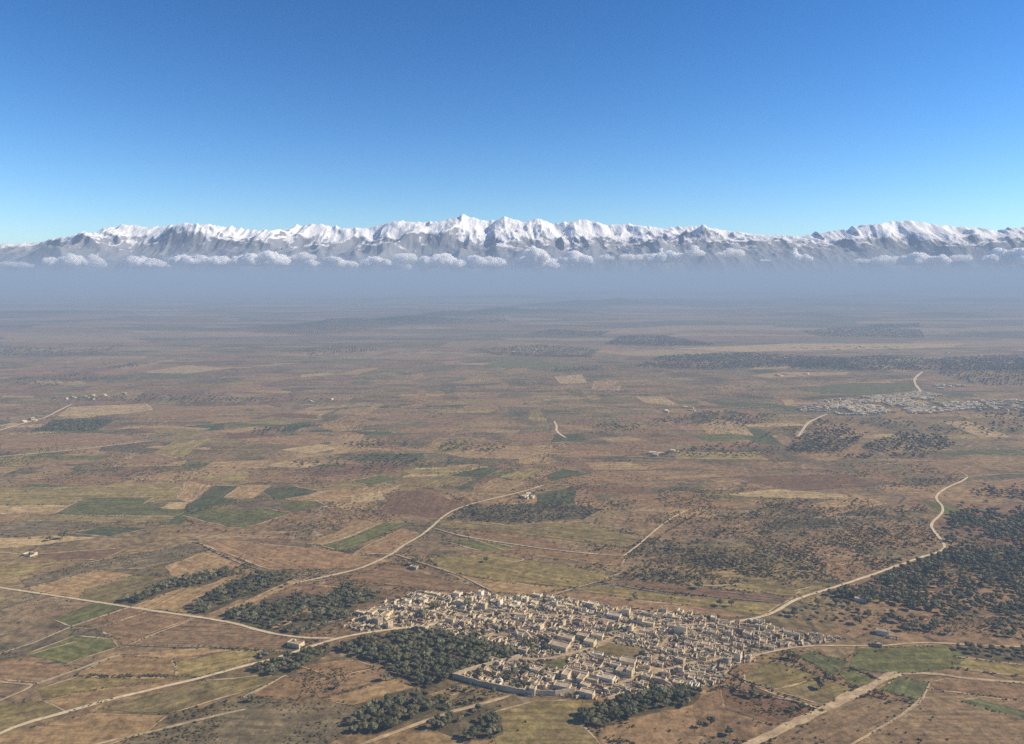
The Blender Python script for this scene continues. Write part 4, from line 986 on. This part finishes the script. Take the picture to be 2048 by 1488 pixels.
SINGLE = [(1583,1318,1.25,'dark round tree alone below the right hand road'), (1641,1378,1.0,'low dark tree among the olive fields, upper of two'), (1655,1362,1.1,'low dark tree beside the small green field'), (1505,1395,1.1,'spreading tree on the brown slope at lower right'),
          (907,1352,.8,None), (505,1404,1.0,'lone tree on the hedge path at lower left'), (125,1078,1.3,'lone round tree in the pale field near the left edge'), (100,1082,1.1,'second tree left of the lone round tree in the pale field'), (973,1124,1.1,'lone bush like tree in the meadow behind the village'),
          (829,1130,1.3,'tree beside the small white hut'), (1397,1177,1.2,'green tree alone in the strips behind the village'), (1270,1200,.8,'small tree on the dark strip behind the village'), (1824,1258,1.1,'dark upright tree right of the lone farmhouse'), (1808,1262,1.0,'dark upright tree next to the lone farmhouse, left one'),
          (1440,1212,1.0,'left of the tree pair behind the right part of the village'), (1463,1213,1.0,'right of the tree pair behind the right part of the village'), (870,1222,1.5,'big dark tree in the left part of the village'), (845,1236,1.4,'second big dark tree in the left part of the village'), (935,1216,1.4,'broad tree in the back left of the village')]
for px, py, s_, lab in SINGLE:
    x, y = G(px, py); trees.append((x, y, s_, lab if lab else 2))
TREES = sorted(trees, key=lambda t: math.hypot(t[0], t[1]) / t[2] ** .5 if not isinstance(t[3], str) else 0)

def add_tree(x, y, s, label, group, k):
    root = obj('olive_tree', None, loc=(x, y, .0), rz=rd.uniform(0, 6.28)); s *= 1.22; root.scale = (s * rd.uniform(.9, 1.12), s * rd.uniform(.9, 1.12), s * rd.uniform(.85, 1.1))
    for nm, me in (('trunk', TRUNKS[k % 3]), ('crown', CROWNS[k % 7])):
        o = bpy.data.objects.new(nm, me); COL.objects.link(o); o.parent = root
    tag(root, label, 'tree', group)
N_IND = 300
ORDN = ['first', 'second', 'third', 'fourth', 'fifth', 'sixth', 'seventh', 'eighth', 'ninth', 'tenth', 'eleventh', 'twelfth', 'thirteenth', 'fourteenth', 'fifteenth', 'sixteenth']
TLAB = {}
for gi in range(len(GROVES)):       # rows counted from the front of each grove, trees from its left
    ks = sorted((k for k in range(N_IND) if TREES[k][3] == gi), key=lambda k: -pix(TREES[k][0], TREES[k][1])[1]); rows = max(1, round(math.sqrt(len(ks) / 1.6))); per = math.ceil(len(ks) / rows) if ks else 1
    for r_ in range(0, len(ks), per):
        for j, k in enumerate(sorted(ks[r_:r_ + per], key=lambda k: pix(TREES[k][0], TREES[k][1])[0])):
            TLAB[k] = 'tree ' + GROVES[gi][0] + ', ' + (('front' if r_ == 0 else ORDN[r_ // per]) + ' row, ' if rows > 1 else '') + ORDN[j] + ' from left'
for k, (x, y, s, g) in enumerate(TREES[:N_IND]):
    if isinstance(g, str): add_tree(x, y, s, g, 'single trees in the fields', k)
    else: add_tree(x, y, s, TLAB[k], 'trees ' + GROVES[g][0], rd.randrange(21))

def instancer(name, pts, meshes, label, cat):
    """points carrying a turn, a size and a variant; geometry nodes put the plant there"""
    src = bpy.data.collections.new(name + '_plants')
    for i, me in enumerate(meshes):
        o = bpy.data.objects.new('%s_%02d' % (name, i), me); src.objects.link(o)
    me = bpy.data.meshes.new(name); n = len(pts); me.vertices.add(n); P_ = np.array([p[:3] for p in pts], np.float32)
    me.vertices.foreach_set('co', P_.ravel())
    r = np.random.default_rng(5)
    a = me.attributes.new('turn', 'FLOAT', 'POINT'); a.data.foreach_set('value', r.uniform(0, 6.28, n).astype(np.float32))
    a = me.attributes.new('size', 'FLOAT', 'POINT'); a.data.foreach_set('value', np.array([p[3] for p in pts], np.float32))
    a = me.attributes.new('sort', 'INT', 'POINT'); a.data.foreach_set('value', np.array([p[4] if len(p) > 4 else r.integers(0, len(meshes)) for p in pts], np.int32))
    o = obj(name, me)
    ng = bpy.data.node_groups.new(name, 'GeometryNodeTree'); ng.interface.new_socket('Geometry', in_out='INPUT', socket_type='NodeSocketGeometry'); ng.interface.new_socket('Geometry', in_out='OUTPUT', socket_type='NodeSocketGeometry')
    nn, ll = ng.nodes, ng.links; gi = nn.new('NodeGroupInput'); go = nn.new('NodeGroupOutput'); ip = nn.new('GeometryNodeInstanceOnPoints'); ci = nn.new('GeometryNodeCollectionInfo')
    ci.inputs['Collection'].default_value = src; ci.inputs['Separate Children'].default_value = True; ci.inputs['Reset Children'].default_value = True
    ip.inputs['Pick Instance'].default_value = True
    def attr(nm, ty):
        t = nn.new('GeometryNodeInputNamedAttribute'); t.data_type = ty; t.inputs[0].default_value = nm; return [s for s in t.outputs if s.enabled][0]
    cx = nn.new('ShaderNodeCombineXYZ'); ll.new(attr('turn', 'FLOAT'), cx.inputs[2])
    ll.new(gi.outputs[0], ip.inputs['Points']); ll.new(ci.outputs[0], ip.inputs['Instance']); ll.new(attr('sort', 'INT'), ip.inputs['Instance Index']); ll.new(cx.outputs[0], ip.inputs['Rotation']); ll.new(attr('size', 'FLOAT'), ip.inputs['Scale'])
    ll.new(ip.outputs[0], go.inputs[0])
    md = o.modifiers.new('plants', 'NODES'); md.node_group = ng
    tag(o, label, cat, kind='stuff'); return o

far_pts = [(x, y, 0, s * 1.22) for x, y, s, g in TREES[N_IND:]]
for wi, (sp, keep, size, clump, poly) in enumerate(FARWOODS):
    x, y = scatter(GP(poly), sp, keep, clump, 1300 + wi, .2); z = zt(x, y)
    far_pts += [(a, b, c_ - .3, size * .88 * rd.uniform(.5, 1.4)) for a, b, c_ in zip(x, y, z)]
print('far trees', len(far_pts))
instancer('woodland', far_pts, CROWNS, 'dark trees of the woods and groves beyond the nearest ones', 'trees')

def shrubs():
    r = np.random.default_rng(77); pts = []
    # hedges and field margins
    for px, sp, keep in HEDGES:
        for x, y in resample(GP(px), sp * .6):
            if r.random() < keep: pts.append((x + r.normal(0, .7), y + r.normal(0, .7), 0, r.uniform(.7, 2.1)))
    for k, (poly, mt) in enumerate(EDGES):
        for p, q in zip(poly, poly[1:] + poly[:1]):
            if r.random() > .6 or p[1] > 2600: continue
            line = resample([p, q], 3.0 if p[1] < 1200 else 5.0)
            for i, (x, y) in enumerate(line):
                if vnoise(np.array([i * .21 + k * 3.1]), np.array([k * 1.3]), 55)[0] > .5: pts.append((x + r.normal(0, .9), y + r.normal(0, .9), 0, r.uniform(.4, 1.2)))
    # open scrub
    n = 330000; y = 440 * (2900 / 440) ** r.random(n); x = r.uniform(-.74, .74, n) * y
    big = fbm(x / 210, y / 210, 8, 4); mid = fbm(x / 34, y / 34, 18, 4); fine = r.random(n)
    keep = fine < np.clip((big - .44) * 3.2, .012, .8) * np.clip((mid - .40) * 4.5, .03, 1)
    x, y = x[keep], y[keep]
    till = np.zeros(len(x), bool)
    for poly, mt in CULT: till |= inside(poly, x, y)
    dense = r.random(len(x)); ok = (~till | (dense < .07)) & ~near_road(x, y, .5) & ~inside(VPOLY, x, y); x, y = x[ok], y[ok]
    pts += [(a, b, 0, s) for a, b, s in zip(x, y, r.uniform(.4, 1.5, len(x)))]
    for sp, keep, poly in [(2.6, .55, [(40,1160),(171,1126),(394,1084),(422,1098),(308,1136),(206,1138),(60,1178)]), (2.6, .5, [(290,1466),(487,1402),(700,1410),(735,1440),(640,1500),(220,1500)]), (2.4, .6, [(-60,1322),(142,1255),(195,1258),(224,1274),(158,1282),(53,1311)]),
                           (3.2, .5, [(45,1043),(274,1050),(137,1062),(-60,1080),(-60,1060)]), (2.6, .5, VILLAGE), (2.4, .55, [(868,1408),(905,1372),(960,1378),(1030,1390),(1015,1400),(940,1418),(900,1420)]), (2.4, .5, [(1560,1228),(1900,1232),(2280,1240),(2280,1290),(1740,1262)]),
                           (2.6, .55, [(1640,1196),(1888,1104),(2280,1010),(2280,1240),(1760,1210)]), (2.2, .5, [(1440,1378),(1500,1385),(1630,1420),(1600,1445),(1480,1420)]), (2.2, .6, [(640,1390),(690,1370),(790,1345),(760,1330),(600,1340),(610,1385)]), (3.4, .6, [(1300,1108),(1380,1052),(1560,1006),(1850,1014),(1880,1092),(1700,1152),(1500,1152)])]:
        x, y = scatter(GP(poly), sp, keep, .46, int(sp * 100 + len(pts)), .5)
        far = np.ones(len(x), bool)
        if poly is VILLAGE:
            for i in range(len(x)): far[i] = not np.any(np.hypot(HX - x[i], HY - y[i]) < HR + .3)
            for g, _ in BLOCK: far &= ~inside(g, x, y)
        pts += [(a, b, 0, s) for a, b, s in zip(x[far], y[far], r.uniform(.4, 1.3, far.sum()))]
    print('shrubs', len(pts)); instancer('scrub', pts, SHRUBS, 'low scrub and hedge bushes dotted over the plain', 'shrubs')
shrubs()

def rubble():
    """loose stones and broken masonry lying about the village and along the wide track"""
    r = np.random.default_rng(99); ms = []
    for k in range(4):
        bm = bmesh.new(); bmesh.ops.create_icosphere(bm, subdivisions=1, radius=.5)
        for v in bm.verts: v.co = Vector((v.co.x * 1.3, v.co.y, v.co.z * .75)) * r.uniform(.75, 1.25)
        me = bpy.data.meshes.new('stone'); bm.to_mesh(me); bm.free(); me.materials.append(M['rock']); ms.append(me)
    for k in range(4):      # fragments of fallen walls
        v = []; f = []; box(v, f, -r.uniform(1.2, 2.4), -.2, -.2, r.uniform(1.2, 2.4), .2, r.uniform(.8, 1.5), .2); me = mesh('fragment', v, f); me.materials.append(M[('wall', 'wall_cream', 'wall_grey', 'rock')[k]]); ms.append(me)
    pts = []
    x, y = scatter(VPOLY, 1.5, .6, .42, 4242, .4)
    for a, b in zip(x, y):
        if not any(inside(g, np.array([a]), np.array([b]))[0] for g, _ in BLOCK): pts.append((a, b, .25, r.uniform(.4, 1.5)))
    for line, w in [RLINES[11]]:
        for (a, b) in resample(line, 1.2):
            for sgn in (-1, 1):
                if r.random() < .6: pts.append((a + sgn * w * .5 + r.normal(0, .8), b + r.normal(0, .8), .1, r.uniform(.3, 1.1), int(r.integers(0, 4))))
    for poly in ([(1600,1262),(1700,1268),(1780,1276),(1760,1286),(1640,1284)], [(240,928),(330,908),(430,918),(400,930)], [(598,1332),(704,1319),(756,1332),(661,1356)], [(60,1180),(140,1196),(120,1230),(0,1250),(0,1190)]):
        x, y = scatter(GP(poly), 2.6, .5, .5, len(pts), .4); pts += [(a, b, .05, r.uniform(.3, 1.0), int(r.integers(0, 4))) for a, b in zip(x, y)]
    instancer('rubble', pts, ms, 'pale loose stones and broken masonry on village ground and track', 'stones')
rubble()

# ------------------------------------------------------------------ clouds above the haze
CLOUDS = [(20, 524, 34, 14), (52, 526, 46, 16), (145, 515, 92, 30), (202, 521, 46, 24), (290, 517, 100, 32), (398, 513, 112, 30), (468, 515, 92, 28), (542, 512, 96, 34), (612, 508, 48, 22), (672, 520, 96, 26),
          (752, 515, 66, 32), (795, 530, 58, 18), (812, 508, 56, 24), (882, 514, 92, 36), (968, 516, 100, 34), (1074, 514, 92, 40), (1147, 511, 66, 28), (1206, 512, 40, 14), (1256, 510, 54, 18),
          (1326, 506, 78, 32), (1388, 498, 38, 24), (1456, 502, 54, 20), (1525, 519, 26, 8), (1590, 505, 44, 30), (1715, 519, 30, 12), (1765, 513, 52, 24), (1836, 509, 82, 38), (1911, 511, 44, 20),
          (1984, 501, 78, 48), (2034, 506, 60, 40)]
CLOUD_WORDS = ['tiny faint cloud wisp touching the left edge', 'small faint cloud second from the left edge', 'faint wide cloud below the leftmost snowy summit', 'small rounded cloud closing the left faint group',
  'broad cloud where the long left bank begins', 'long bright cloud in the left bank', 'bright middle cloud of the long left bank', 'tall domed white cloud ending the long left bank', 'small round cloud peeping behind the bank gap',
  'low drawn out cloud between the two left banks', 'puffy cloud starting the central bank', 'lowest grey cloud hanging under the central bank', 'small high cloud top in the central bank', 'wide domed cloud under the highest peak',
  'broad cloud ending the central bank', 'big bright cloud right of the central bank', 'smaller cloud attached right of the big bright cloud', 'thin flat cloud scrap right of centre', 'flat small cloud left of the isolated puff',
  'isolated large puffy cloud right of centre', 'small round cloud high beside the large puff', 'ragged faint cloud before the low saddle', 'minute cloud fleck under the low saddle', 'single round cloud below the low saddle',
  'small low cloud scrap under the right massif', 'ragged cloud under the left of the right massif', 'large bright cloud under the right massif summit', 'small faint cloud between two big right clouds',
  'tallest towering cloud near the right edge', 'big cloud cut by the right edge']
def cloud_water(dens):
    t = bpy.data.materials.new('cloud_water'); t.use_nodes = True; n = t.node_tree.nodes; n.clear()
    o_ = n.new('ShaderNodeOutputMaterial'); v = n.new('ShaderNodeVolumePrincipled'); t.node_tree.links.new(v.outputs[0], o_.inputs['Volume'])
    v.inputs['Color'].default_value = (.995, .995, 1, 1); v.inputs['Density'].default_value = dens; v.inputs['Anisotropy'].default_value = 0.0
    return t
def clouds():
    thick, thin = cloud_water(.024), cloud_water(.008)
    D = 34000.0; floor = H + HAZE_TOP + 8
    for i, (cx, cy, w, h) in enumerate(CLOUDS):
        r = np.random.default_rng(100 + i); d = D + r.uniform(-1500, 1500); s = d / FPX / 1.0
        x0 = (cx - CX) * s; z0 = H + (HORIZON - cy) * s; wm, hm = w * s * .94, h * s * 1.22
        base = max(floor, z0 - hm / 2); top = z0 + hm / 2; hm = max(top - base, 60)
        bm = bmesh.new(); nb = int(18 + w / 2.6)
        for k in range(nb):
            q = r.uniform(-1, 1) if k > nb * .35 else r.normal(r.choice([-.35, .1, .45]), .12); q = q + .12 * np.sin(3 * q + i); hh = hm * (.18 + .82 * vnoise(np.array([q * 1.7 + i * 3.3]), np.array([.5]), 12)[0]) * max(0, 1 - abs(q) ** 2.2) * r.uniform(.5, 1.15) + hm * .10
            rad = min(max(hm * r.choice([.12, .18, .26, .36]) * r.uniform(.8, 1.2), 55), wm * .16 + 60)
            zc = base + rad * .55 + max(0, hh - rad * 1.3) * r.uniform(0, 1)
            mt = Matrix.Translation((q * (wm / 2 - rad * .6), r.uniform(-.5, .5) * wm * .6, zc - base + 5)) @ Matrix.Diagonal((1.25, 1.1, .85, 1))
            bmesh.ops.create_icosphere(bm, subdivisions=2, radius=rad, matrix=mt)
        for vtx in bm.verts:
            if vtx.co.z < 0: vtx.co.z = vtx.co.z * .08
        me = bpy.data.meshes.new('cloud'); bm.to_mesh(me); bm.free()
        o = obj('cumulus_cloud', me, thick if h > 25 else thin, loc=(x0, d, base + 6))
        rm = o.modifiers.new('union', 'REMESH'); rm.mode = 'VOXEL'; rm.voxel_size = max(16, hm / 22)
        tx = bpy.data.textures.new('billow', 'CLOUDS'); tx.noise_scale = hm * .30; tx.noise_depth = 4
        dp = o.modifiers.new('billow', 'DISPLACE'); dp.texture = tx; dp.strength = hm * .26; dp.mid_level = .62; dp.texture_coords = 'GLOBAL'
        tag(o, CLOUD_WORDS[i], 'cloud', 'cumulus clouds along the foot of the mountains')
clouds()

# ------------------------------------------------------------------ haze over the plain
def haze():
    x, y0, y1, z0, z1 = 60000, -3000, 41500, -2, H + HAZE_TOP
    v = [(-x, y0, z0), (x, y0, z0), (x, y1, z0), (-x, y1, z0), (-x, y0, z1), (x, y0, z1), (x, y1, z1), (-x, y1, z1)]
    f = [(0, 3, 2, 1), (4, 5, 6, 7), (0, 1, 5, 4), (1, 2, 6, 5), (2, 3, 7, 6), (3, 0, 4, 7)]
    m = bpy.data.materials.new('haze_air'); m.use_nodes = True; n = m.node_tree.nodes; n.clear()
    o_ = n.new('ShaderNodeOutputMaterial'); p = n.new('ShaderNodeVolumePrincipled'); m.node_tree.links.new(p.outputs[0], o_.inputs['Volume'])
    p.inputs['Color'].default_value = (.405, .55, .76, 1); p.inputs['Density'].default_value = HAZE_DENSITY; p.inputs['Anisotropy'].default_value = 0.0
    o = obj('haze', mesh('haze', v, f), m); tag(o, kind='stuff')
haze()
